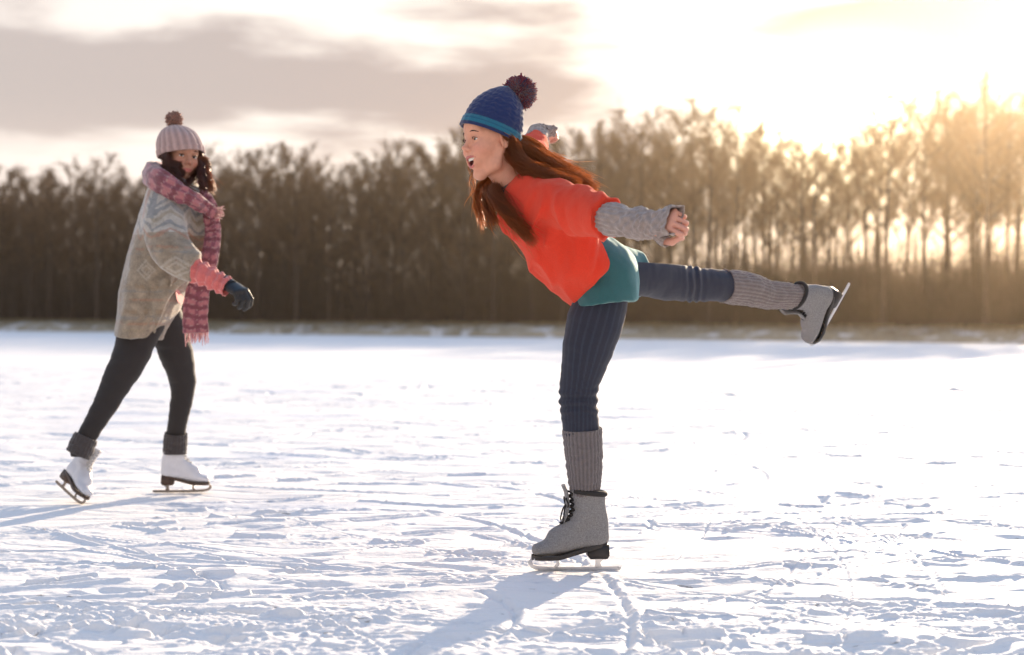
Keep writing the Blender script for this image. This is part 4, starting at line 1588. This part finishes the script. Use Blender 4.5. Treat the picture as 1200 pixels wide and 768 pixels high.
# creases that hang from the armpit to the hem and across the chest
for (a, b, r) in (((690, 262, 4.49), (696, 312, 4.535), .012), ((676, 264, 4.485), (682, 320, 4.525), .012),
                  ((640, 228, 4.48), (612, 268, 4.515), .012), ((690, 243, 4.30), (684, 262, 4.34), .012), ((704, 243, 4.255), (700, 268, 4.275), .010),
                  ((622, 216, 4.56), (655, 232, 4.47), .012), ((655, 262, 4.48), (632, 296, 4.51), .011)):
    Fs.cone(W(*a), W(*b), r, r * .3, k=.045)
hem_n = nrm(W(714, 333, D0) - W(690, 313, D0))
Fs.plane(W(705, 327, D0), hem_n, k=.022, lo=W(640, 370, 4.3), hi=W(740, 270, 5.1))
Fs.plane(W(711, 256, 4.235), nrm(W(722, 258, 4.18) - W(700, 253, 4.28)), lo=W(700, 290, 3.98), hi=W(760, 225, 4.33))
Fs.plane(W(628, 165, 5.30), nrm(W(629, 160, 5.36) - W(628, 170, 5.26)), lo=W(600, 190, 5.20), hi=W(660, 130, 5.50))
S1 = np.array([[1, 0, .9], [0, .6, 0], [-.35, 0, .4]])


def jumper_disp(P):
    d = .020 * fbm(P @ S1 * 5.0 + 3, 4, .55)
    w_ = np.abs(perlin(P @ S1 * 8 + 11)); d = d + .017 * np.clip(.22 - w_, 0, 1) / .22 * np.clip((W(640, 240, 4.6)[2] + .05 - P[:, 2]) / .08, 0.2, 1)
    arm = np.clip((P[:, 0] - .22) / .05, 0, 1) * (P[:, 1] < 4.42)
    d = d + arm * .006 * np.sin(P[:, 0] * 150 + 2.5 * perlin(P * 14))
    return d


Fs.displace(jumper_disp, .03)
Vs, Fcs = Fs.mesh(1)
cj = np.tile(np.array([.72, .040, .014]), (len(Vs), 1))
hemd = (Vs - W(694, 317, D0)) @ hem_n
red = build('jumper', Msh().add(Vs, Fcs, cj), wool_red, root1)
# ribbed dark collar round the neck
cc = W(605.5, 214.5, 4.665)
cu = nrm(W(606, 216, 4.665) - W(622, 240, D0)) 
ce1 = nrm(np.cross(cu, (0, 1, 0))); ce2 = np.cross(cu, ce1)
th = np.linspace(0, 2 * np.pi, 61)
P = np.array([cc + ce1 * .064 * math.cos(a) + ce2 * .074 * math.sin(a) for a in th])
M = loft(P, .017, .0065, cu, 16, 121, disp=lambda TH, TT: .0010 * np.cos(TT * 2 * np.pi * 60), colf=lambda TH, TT: np.tile(np.array([.050, .046, .036]), TH.shape + (1,)))
build('collar', M, knit_m, red)

# teal top below the jumper
Ft = Field(W(655, 385, 4.3), W(770, 255, 5.15), .0045)
Ft.chain([W(680, 300, D0), W(698, 310, 4.68), W(712, 324, 4.69), W(709, 346, 4.68), W(706, 372, 4.67)], [(.15, .09), (.160, .100), (.162, .102), (.160, .106), (.155, .106)], ydir)
Ft.cone(W(728, 318, 4.78), W(748, 321, 4.84), .078, .076, k=.04)
Ft.plane(W(709, 356.5, D0), nrm((.15, 0, -1)), k=.006)
Ft.plane(W(749, 322, 4.85), nrm((.95, .45, .05)), k=.015, lo=W(735, 362, 4.4), hi=W(790, 270, 5.2))
Ft.displace(lambda P: .010 * fbm(P @ np.array([[.4, 0, 1], [0, .6, 0], [-.4, 0, 1.0]]) * 9 + 8, 3, .55), .03)
Vt, Fct = Ft.mesh(1)
build('teal_top', Msh().add(Vt, Fct), teal_m, root1)

# jeans, both legs in one piece
Fj = Field((.10, 4.45, .42), (.84, 5.16, 1.00), .0045)
Fj.chain([W(706, 330, 4.65), W(705, 352, 4.635), W(697, 378, 4.63), W(690, 405, 4.632), W(681, 440, 4.642), W(677.5, 468, 4.648), W(681, 500, 4.655), W(683, 520, 4.66)],
         [(.085, .085), (.084, .084), (.088, .091), (.082, .083), .066, .060, .0595, .058], ydir, k=.0)
Fj.chain([W(712, 325, 4.72), W(748, 322, 4.80), W(780, 328, 4.89), W(808, 333, 4.96), W(845, 335, 5.04), W(862, 337, 5.08)], [.085, .073, .068, .0605, .0555, .054], k=.03)
Fj.plane(W(683, 511, 4.66), (0, 0, -1), lo=(.1, 4.4, .4), hi=(.4, 4.9, .6))
Fj.plane(W(854, 336, 5.06), nrm(W(862, 337, 5.08) - W(845, 335, 5.04)), lo=W(838, 365, 4.9), hi=W(880, 300, 5.2))
kz = W(677, 470, 4.65)


def jean_disp(P):
    d = .0035 * fbm(P * np.array([9, 9, 22.]) + 5, 3)
    kn = np.exp(-((P[:, 2] - kz[2]) / .05) ** 2) * (P[:, 0] < .42)
    d = d + kn * .0045 * np.sin(P[:, 2] * 210 + 3 * perlin(P * 16))
    fl = (P[:, 0] > .45)
    kn2 = fl * np.exp(-((P[:, 0] - W(812, 333, 4.97)[0]) / .035) ** 2)
    d = d + kn2 * .0045 * np.sin(P[:, 0] * 230 + 2 * perlin(P * 15)) + fl * .004 * fbm(P * np.array([24, 9, 9.]) + 2, 3)
    return d


Fj.displace(jean_disp)
Vj, Fcj = Fj.mesh(1)
# fine paler pinstripes that run down each leg
leg = Vj[:, 0] < .40
ax1 = np.interp(Vj[:, 2], [W(677, 468, 4.65)[2], W(690, 405, 4.65)[2], W(705, 352, 4.65)[2]], [W(678, 468, 4.65)[0], W(690, 405, 4.63)[0], W(705, 352, 4.63)[0]])
ang = np.where(leg, np.arctan2(Vj[:, 0] - ax1, 4.64 - Vj[:, 1]), np.arctan2(Vj[:, 2] - W(800, 331, 4.95)[2], 1))
st = np.where(leg, np.clip(np.cos(ang * 22) - .45, 0, 1) / .55, .35)
col = np.array([.011, .015, .032])[None] + np.array([.010, .014, .022])[None] * st[:, None]
jeans1 = build('jeans', Msh().add(Vj, Fcj, col), denim_m, root1)

# grey ribbed leg warmers
gcol = lambda TH, TT: np.tile(np.array([.125, .110, .115]), TH.shape + (1,)) * (1 + .18 * np.cos(28 * TH))[..., None]
M = loft([W(682.5, 503, 4.655), W(683.5, 522, 4.66), W(684.5, 540, 4.665), W(685, 560, 4.67), W(685.5, 576, 4.675), W(686, 592, 4.675)],
         [.0635, .0615, .0590, .0535, .0470, .0400], [.0640, .063, .060, .051, .040, .031], (1, 0, 0), 28 * 8, 130, disp=rib(28, .0013, .0032, 16, 1), colf=gcol, rim=.004)
build('leg_warmer', M, knit_m, root1)
BO = W(978, 366, 5.37); BF = nrm((-.40, .30, -.84)); BU = nrm(W(862, 337, 5.06) - W(940, 356, 5.27)); BU = nrm(BU - BF * (BU @ BF))
b_open = BO + .96 * (BU * .243 - BF * .022); b_in = BO + .96 * (BU * .17 - BF * .034)
gcol_sunlit = lambda TH, TT: np.tile(np.array([.175, .145, .140]), TH.shape + (1,)) * (1 + .18 * np.cos(28 * TH))[..., None]  # same grey wool, sunlight on the raised leg painted in as lighter, warmer colour
M = loft([W(848, 335.5, 5.045), W(866, 337.5, 5.085), W(882, 340.5, 5.12), W(897, 345, 5.155), W(897, 345, 5.155) * .45 + b_open * .55, b_open, b_in],
         [.0590, .0595, .0570, .0515, .0475, .043, .036], [.0590, .0595, .0570, .0515, .047, .036, .028], (0, 0, 1), 28 * 8, 130, disp=rib(28, .0013, .0045, 13, 7), colf=gcol_sunlit, rim=.004)
build('leg_warmer', M, knit_m, root1)

# long fingerless mittens of cabled grey wool
mcol = lambda TH, TT: np.tile(np.array([.285, .232, .212]), TH.shape + (1,)) * (1 + .15 * np.cos(9 * TH) * np.cos(60 * TT))[..., None]


def cable(TH, TT):
    lo_ = np.clip((TT - .22) / .1, 0, 1)
    return (.0016 * np.cos(20 * TH) * (1 - lo_) + lo_ * .0018 * np.cos(9 * TH + 1.2 * np.sin(46 * TT)) + .0012 * lo_ * np.cos(5 * TH + 70 * TT)
            + .0100 * fbm(np.stack([np.cos(TH).ravel(), np.sin(TH).ravel(), TT.ravel() * 7 + 4], -1), 3).reshape(TH.shape))


P = [W(705, 255, 4.262), W(722, 258, 4.20), W(740, 261.5, 4.135), W(755, 263.5, 4.08), hw1, hw1 + hf1 * .050, hw1 + hf1 * .098]
M = loft(P, [.046, .047, .044, .041, .037, .031, .0265], [.046, .047, .046, .044, .041, .046, .0465], hp1, 160, 130, disp=cable, colf=mcol, rim=.004)
mit = build('mitten', M, knit_m, root1)
hac = np.cross(nrm(np.asarray(hp1) - hf1 * (np.asarray(hp1) @ hf1)), hf1)
hpp = np.cross(hf1, hac)
tb = [hw1 + hf1 * .015 + hac * .020 + hpp * .010, hw1 + hf1 * .038 + hac * .040 + hpp * .020, hw1 + hf1 * .058 + hac * .050 + hpp * .028]
M = loft(tb, [.020, .017, .0155], [.020, .017, .0155], hpp, 60, 30, disp=rib(12, .0010, .002, 5, 2), colf=mcol, rim=.003)
merge_o = build('mitten_thumb', M, knit_m, mit)
P = [W(628, 167, 5.28), W(629, 162, 5.33), W(630, 158, 5.38), hw2, hw2 + hf2 * .025, hw2 + hf2 * .050]
M = loft(P, [.040, .040, .038, .030, .024, .021], [.040, .040, .038, .034, .040, .040], (0, 0, 1), 120, 90, disp=cable, colf=mcol, rim=.004)
build('mitten', M, knit_m, root1)

# skates
sk = W(679, 668, D0); sk[2] = -0.003
make_skate(root1, sk, (-1, -.10, 0), (0, 0, 1), 1, grey_boot, black_sole, lace_m, collar_m, steel_m, s=1.06, label='grey boot on the ice with black laces')
make_skate(root1, BO, BF, nrm(W(862, 337, 5.06) - W(940, 356, 5.27)), 1, grey_boot, black_sole, lace_m, collar_m, steel_m, s=.96, label='grey boot raised behind with its blade in the air', lace_bow=False)

# ================================================================== the skater in the patterned coat
D2 = 6.5
root2 = empty('person', (W(150, 584, D2)[0], D2, 0))
tag(root2, 'woman in pink bobble hat, plaid scarf and patterned wool coat striding on white skates', 'person')
HO2 = W(213, 183, 6.47)
f2 = (.56, -.83, -.10)
up2 = nrm((.10, 0, 1))
neck2 = W(205, 226, 6.52)
Mh, A2, L2, eyes2 = make_head(HO2, f2, up2, mouth=0, skin=(.42, .205, .135), squint=.35, neck_to=neck2, neck_r=.05, h=.0022, scale=.93)
Fb = Field((-2.1, 5.95, .15), (-1.0, 6.95, 1.45), .010)
Fb.chain([neck2, W(203, 245, D2), W(196, 290, D2), W(180, 345, D2), W(174, 375, D2)], [(.05, .05), (.14, .08), (.12, .08), (.12, .07), (.10, .06)], ydir)
Fb.chain([W(196, 245, 6.36), W(201, 298, 6.24), W(268, 335, 6.12)], [.045, .036, .027], k=.03)
Fb.chain([W(206, 245, 6.66), W(190, 300, 6.72), W(178, 345, 6.66)], [.045, .036, .027], k=.03)
Fb.chain([W(164, 378, 6.42), W(148, 425, 6.37), W(129, 462, 6.34), W(97, 530, 6.29)], [.055, .045, .036, .022], k=.02)
Fb.chain([W(186, 375, 6.6), W(207, 420, 6.65), W(215, 452, 6.69), W(205, 530, 6.73)], [.055, .045, .036, .022], k=.02)
Vb, Fcb = Fb.mesh(1)
Mh.add(Vb, Fcb, (.34, .170, .115))
hw3 = W(268, 334, 6.11)
hf3 = nrm(W(296, 350, 6.02) - hw3)
hp3 = (-.45, .55, -.65)
Vh, Fh = make_hand(hw3, hf3, hp3, -1, curl=.85, s=1.0, h=.0025)
Mh.add(Vh, Fh, (.34, .170, .115))
hw4 = W(178, 345, 6.66)
Vh, Fh = make_hand(hw4, (0.05, 0, -1), (.9, 0, 0), +1, curl=.4, s=.92, h=.0025)
Mh.add(Vh, Fh, (.34, .170, .115))
build('body', Mh, skin_m, root2)
make_eyes(root2, eyes2, A2, A2 @ np.array([1, -.20, -.05]), iris=(.03, .018, .012))
for y in (-1, 1):
    strip(root2, 'eyebrow', L2, [(.0905, y * .014, .0225), (.0885, y * .028, .0275), (.0770, y * .046, .0225)], .0014, brow_m, 70, .0012, 13 + y, .007, (-.3, y * 1.0, .2))
    strip(root2, 'eyelashes', L2, [(.0850, y * .020, .0020), (.0875, y * .032, .0055), (.0800, y * .044, .0020)], .0010, lash_m, 40, .0005, 15 + y, .006, (.8, y * .6, .1))
Mh2 = Msh()
k0, k1 = (.020, .009, .006), (.095, .034, .018)
lock(Mh2, [L2(-.005, .072, .02), W(203, 196, 6.40), W(204, 208, 6.385), W(210, 221, 6.36), W(226, 232, 6.33)], 800, (.040, .026), (.030, .020), seed=21, up=A2[:, 0], c0=k0, c1=k1, rad=.0013, ends=.15, wave=.003)
lock(Mh2, [L2(.012, .078, .04), L2(.010, .084, -.01), L2(.0, .084, -.06), W(214, 220, 6.36)], 420, (.026, .012), (.030, .016), seed=26, up=A2[:, 0], c0=k0, c1=k1, rad=.0013, ends=.1, wave=.003)
lock(Mh2, [W(194, 176, 6.42), W(195, 186, 6.395), W(200, 198, 6.38), W(208, 212, 6.37)], 500, (.022, .012), (.026, .016), seed=27, up=A2[:, 0], c0=k0, c1=k1, rad=.0013, ends=.1, wave=.003)
lock(Mh2, [L2(.020, .066, .03), L2(.022, .074, -.02), W(205, 206, 6.37), W(212, 218, 6.35), W(222, 228, 6.34)], 380, (.020, .016), (.020, .014), seed=22, up=A2[:, 0], c0=k0, c1=k1, rad=.0013, ends=.15)
lock(Mh2, [L2(.01, -.070, .03), W(238, 190, 6.50), W(240, 203, 6.47), W(244, 214, 6.44), W(249, 225, 6.43)], 420, (.022, .020), (.026, .020), seed=23, wave=.003, c0=(.05, .02, .01), c1=(.34, .12, .03), rad=.0012)  # same dark hair, its backlit orange side put into the strand colours
lock(Mh2, [L2(.028, -.064, .03), W(234, 192, 6.46), W(236, 206, 6.42), W(238, 218, 6.40), W(240, 228, 6.40)], 300, (.014, .014), (.014, .014), seed=24, c0=k0, c1=k1, rad=.0012)
lock(Mh2, [L2(-.06, .0, .0), W(200, 196, 6.56), W(196, 214, 6.60), W(194, 230, 6.62)], 260, (.05, .03), (.04, .03), seed=25, c0=k0, c1=k1, rad=.0014)
build('hair', Mh2, hair2_m, root2)

hat_up2 = nrm(A2 @ np.array([-.24, -.16, 1.0]))


def hat_col2(TH, TT):
    base = np.array([.40, .27, .25])
    v = .10 * fbm(np.stack([np.cos(TH).ravel() * 4, np.sin(TH).ravel() * 4, TT.ravel() * 9], -1), 3).reshape(TH.shape)
    return base * (1 + v + .18 * np.cos(20 * TH))[..., None]


base2 = L2(-.010, 0, .006)
hat2, top2 = make_hat(root2, base2, hat_up2, A2[:, 0],   .1120, .1000, .168, W(203, 147, 6.52) - (base2 + hat_up2 * .168), 20, hat_col2, n=70, rib_amp=.0026, power=3.0)
pompom(hat2, W(204, 140.5, 6.52), .037, [(.36, .17, .13), (.45, .24, .18), (.28, .13, .10)], n=800, rad=.0016)

# leggings
Fl = Field((-2.1, 6.10, .20), (-1.15, 6.90, .98), .005)
Fl.chain([W(176, 362, 6.5), W(162, 392, 6.42), W(151, 422, 6.38), W(137, 448, 6.355), W(127, 468, 6.34), W(112, 494, 6.32), W(100, 515, 6.30), W(93, 530, 6.29)],
         [(.085, .095), (.075, .090), (.072, .078), (.062, .065), .055, .047, .041, .040], ydir)
Fl.chain([W(186, 360, 6.56), W(199, 392, 6.61), W(208, 420, 6.65), W(214, 445, 6.68), W(214, 462, 6.69), W(209, 490, 6.71), W(206, 512, 6.725), W(205, 530, 6.73)],
         [(.09, .09), (.080, .084), .074, .061, .053, .046, .042, .041], ydir)
Fl.displace(lambda P: .0045 * fbm(P * np.array([10, 10, 26.]) + 2, 3))
Vl, Fcl = Fl.mesh(1)
build('leggings', Msh().add(Vl, Fcl), legging_m, root2)
dk = lambda TH, TT: np.tile(np.array([.050, .042, .042]), TH.shape + (1,))
M = loft([W(101, 512, 6.30), W(97, 520, 6.295), W(94, 527, 6.29), W(91, 533, 6.287)], [.052, .0545, .055, .053], [.052, .0545, .055, .053], (1, 0, 0), 160, 50, disp=rib(20, .0010, .0035, 6, 3), colf=dk, rim=.004)
build('sock_cuff', M, knit_m, root2)
M = loft([W(206, 508, 6.72), W(205.5, 516, 6.725), W(205, 524, 6.73), W(205, 532, 6.73)], [.052, .053, .0545, .055], [.052, .053, .0545, .055], (1, 0, 0), 160, 50, disp=rib(20, .0010, .004, 6, 9), colf=dk, rim=.004)
build('sock_cuff', M, knit_m, root2)

# wool coat
Fc_ = Field((-2.02, 6.0, .60), (-1.15, 6.95, 1.45), .0055)
Fc_.chain([W(204, 219, 6.5), W(205, 234, D2), W(201, 265, D2), W(190, 310, D2), W(177, 348, D2), W(166, 382, D2), W(163, 402, D2)],
          [(.095, .085), (.185, .125), (.205, .150), (.205, .155), (.200, .138), (.200, .106), (.20, .096)], ydir)
Fc_.chain([W(196, 240, 6.36), W(193, 262, 6.29), W(200, 292, 6.21), W(216, 308, 6.165), W(228, 314, 6.14)], [.085, .090, .088, .074, .066], k=.05)
Fc_.chain([W(208, 240, 6.64), W(196, 290, 6.70), W(185, 335, 6.68)], [.085, .080, .065], k=.05)
Fc_.chain([W(236, 230, 6.42), W(243, 255, 6.42), W(238, 290, 6.42)], [.040, .042, .045], k=.05)
Fc_.plane(W(164, 396, D2), nrm((-.08, 0, -1)), k=.008)
Fc_.plane(W(203, 377, D2), nrm((.92, -.15, -.36)), k=.03, lo=W(150, 420, 6.05), hi=W(240, 345, 6.9))
Fc_.plane(W(228, 313, 6.14), nrm((.80, -.1, -.35)), k=.004, lo=W(212, 345, 5.9), hi=W(262, 299, 6.30))
Fc_.chain([W(178, 375, D2), W(165, 400, D2), W(160, 420, D2)], [(.17, .10), (.17, .102), (.17, .10)], ydir) if False else None
for (a, b, r) in (((222, 318, 6.22), (180, 362, 6.335), .016), ((205, 255, 6.24), (226, 302, 6.12), .012), ((186, 262, 6.22), (206, 312, 6.14), .012), ((160, 300, 6.34), (150, 370, 6.33), .014), ((195, 330, 6.30), (180, 390, 6.32), .014)):
    Fc_.cone(W(*a) + (0, .012, 0), W(*b) + (0, .012, 0), r, r * .6, k=.05)
Fc_.displace(lambda P: .010 * fbm(P @ np.array([[1, 0, .5], [0, .7, 0], [-.4, 0, .45]]) * 8 + 1, 3, .55) + .0015 * perlin(P * 90), .03)
Vc, Fcc = Fc_.mesh(1)


def coat_color(V):
    # pattern coordinates in photo pixels of the standing coat
    u = 600 + (V[:, 0]) / V[:, 1] * FPX
    z = V[:, 2]
    ang = np.arctan2(V[:, 0] + 1.53, 6.5 - V[:, 1] + .02)
    w_ = ang * 9.0
    ztop = W(200, 228, 6.3)[2]; k = .00371
    y = (ztop - z) / k                       # 0 at the shoulder, about 165 at the hem
    y = y + 3.0 * perlin(V * 9)
    g = np.random.default_rng(4)
    base = np.array([.36, .30, .235]); C = np.tile(base, (len(V), 1))
    marl = 1.4 * fbm(V * 30, 4)
    C *= (1 + .45 * marl)[:, None]
    tri = lambda x: np.abs((x % 2) - 1)
    cream = np.array([.62, .58, .53]); blue = np.array([.20, .23, .27]); rust = np.array([.48, .22, .13]); tan = np.array([.36, .24, .14]); sand = np.array([.42, .35, .24])
    yoke = y < 46
    C[yoke] = cream * (1 + .20 * marl[yoke])[:, None]
    z1 = y - 12 - 11 * tri(w_ * .55) + 5 * perlin(V * 22)
    for off, c, wd in ((0, blue, 2.4), (9, sand, 2.6), (20, blue, 2.2), (30, rust, 1.8), (-8, blue, 1.8)):
        m = (np.abs(z1 - off) < wd) & (y < 62)
        C[m] = c * (1 + .25 * marl[m])[:, None]
    # two upright strokes on the shoulder
    for a0, c in ((.02, rust), (.22, blue)):
        m = (np.abs(ang - a0 + .30) < .065) & (y > -6) & (y < 30)
        C[m] = c
    # diamonds in a row and cross bands lower down
    for yc, hgt, per in ((88, 11, 1.0),):
        d = np.abs(y - yc) / hgt + np.abs(((w_ * .42) % 2) - 1) * 1.6
        m = (np.abs(d - 1.0) < .16) | (np.abs(d - .5) < .13)
        C[m] = cream * .9
    for yc, c, wd in ((64, rust, 1.6), (70, blue, 1.2), (108, tan, 2.2), (114, blue, 1.3), (124, rust, 1.3), (138, tan, 2.5), (145, blue, 2.0), (152, rust, 1.6), (160, sand, 2.0)):
        br = (np.abs(y - yc) < wd) & (fbm(V * 30 + yc, 2) > -.15)
        C[br] = C[br] * .35 + c * .65
    C = C * np.array([.80, .76, .70]) * .50 + .86 * np.where(yoke[:, None], np.array([.46, .42, .38]), np.array([.34, .28, .215])) * .38 * (1 + .3 * marl)[:, None]
    return np.clip(C, .02, .85)


coat = build('wool_coat', Msh().add(Vc, Fcc, coat_color(Vc)), coat_m, root2)

# pink sleeve and the pink hem that peeps out
M = loft([W(218, 311, 6.15), W(230, 318, 6.14), W(243, 324, 6.13), W(256, 331, 6.12), W(267, 336.5, 6.11)], [.052, .050, .046, .041, .038], [.052, .050, .046, .041, .038], (0, 0, 1), 72, 90,
         disp=lambda TH, TT: .0060 * np.sin(TT * 34 + 1.3 * np.cos(TH) + 3.0 * fbm(np.stack([np.cos(TH).ravel(), np.sin(TH).ravel(), TT.ravel() * 3], -1), 2).reshape(TH.shape)) + .0020 * np.cos(9 * TH), rim=.004)
build('pink_sleeve', M, pink_m, root2)
Fp = Field(W(190, 395, 6.15), W(235, 320, 6.85), .006)
Fp.chain([W(203, 330, 6.46), W(205, 345, 6.46), W(203, 356, 6.46)], [(.12, .050), (.12, .042), (.11, .030)], ydir)
Vp, Fcp = Fp.mesh(1)
build('pink_jumper', Msh().add(Vp, Fcp), pink_m, root2)

# scarf


def plaid(TH, TT, k=30, ph=0.0):
    wob = 1.1 * fbm(np.stack([np.cos(TH).ravel(), np.sin(TH).ravel(), TT.ravel() * 6], -1), 2).reshape(TH.shape)
    a = np.sin(TT * k * 1.7 + ph + wob * 3); b = np.cos(TH * 5 + .6 + wob * 3)
    pink = np.array([.62, .22, .24]); mar = np.array([.17, .022, .045]); crm = np.array([.62, .42, .38]); plum = np.array([.27, .06, .11])
    C = np.tile(plum, TH.shape + (1,))
    C[(a > .2)] = pink
    C[(b > .75)] = mar
    C[(a > .2) & (b > .55)] = plum
    C[(np.abs(a) < .10)] = crm
    C[(a < -.75)] = mar
    return C * .50 + np.array([.28, .12, .13]) * .38


def fringe(M, P0, d, across, w, n, L, col, seed):
    g = np.random.default_rng(seed)
    x = np.linspace(-w, w, n)
    b0 = P0 + across * x[:, None]
    dd = d + g.normal(0, .10, (n, 3))
    P = np.stack([b0 - d * .01, b0 + dd * L * .5, b0 + dd * L * g.uniform(.8, 1.15, (n, 1)) + g.normal(0, .004, (n, 3))], 1)
    strands(M, P, np.array([.0028, .0026, .0018])[None], col)


sf = lambda seed, amp: (lambda TH, TT: amp * fbm(np.stack([np.cos(TH).ravel() * 1.5, np.sin(TH).ravel() * 1.5, TT.ravel() * 12 + seed], -1), 3).reshape(TH.shape))
M = loft([W(251, 250, 6.36), W(240, 242, 6.33), W(225, 233, 6.28), W(207, 224, 6.27), W(188, 213, 6.31), W(179, 207, 6.44), W(181, 205, 6.58), W(197, 208, 6.68), W(220, 216, 6.68), W(238, 228, 6.58), W(243, 240, 6.46), W(246, 255, 6.40)],
         [.026, .032, .036, .044, .054, .060, .060, .054, .044, .034, .030, .028], [.017, .020, .024, .032, .038, .042, .042, .038, .032, .026, .022, .018], (0, 0, 1), 60, 200,
         disp=sf(2, .014), colf=lambda TH, TT: plaid(TH, TT, 52), cap=(True, True))
fringe(M, W(253, 250, 6.36), nrm((.9, -.1, .05)), np.array([0, 0, 1.]), .022, 16, .035, (.62, .30, .30), 2)
M2 = loft([W(236, 226, 6.40), W(244, 240, 6.38), W(248, 258, 6.37), W(250, 276, 6.36), W(246, 300, 6.33), W(238, 322, 6.34), W(231, 345, 6.33), W(229, 368, 6.32), W(230, 390, 6.31)],
          [.016, .014, .013, .012, .013, .012, .011, .010, .010], [.028, .034, .034, .032, .038, .048, .053, .054, .052], (.25, -1, 0), 60, 170,
          disp=sf(6, .010), colf=lambda TH, TT: plaid(TH, TT, 60, 1.0), cap=(True, True))
merge(M, M2)
fringe(M, W(230, 390, 6.31), np.array([0, 0, -1.]), nrm((1, .2, 0)), .050, 26, .045, (.62, .25, .26), 3)
build('scarf', M, scarf_m, root2)

# black gloves
Vg, Fg = make_hand(hw3, hf3, hp3, -1, curl=.85, s=1.0, h=.0022, r_add=.0035)
M = Msh().add(Vg, Fg)
merge(M, loft([hw3 - hf3 * .035, hw3 - hf3 * .01, hw3 + hf3 * .02], [.031, .029, .026], [.034, .033, .034], hp3, 40, 24, rim=.003))
build('glove', M, glove_m, root2)

# white skates
s1 = W(210, 579.5, 6.73); s1[2] = .002
make_skate(root2, s1, (.97, .18, 0), (0, 0, 1), 1, white_boot, brown_sole, white_lace, white_boot, dark_steel, s=.94, label='white boot gliding flat under the forward leg', tongue=False, collar=False, lace_bow=False)
fr = nrm((.62, -.66, -.30))
toe = W(97, 592, 6.25); toe[2] = .004
upr = nrm(W(122, 475, 6.34) - W(92, 532, 6.29))
upo = nrm(upr - fr * (upr @ fr))
make_skate(root2, toe - fr * .142 - upo * .012, fr, upr, 1, white_boot, brown_sole, white_lace, white_boot, dark_steel, s=.94, label='white boot pushing off toe down behind', tongue=False, collar=False, lace_bow=False)
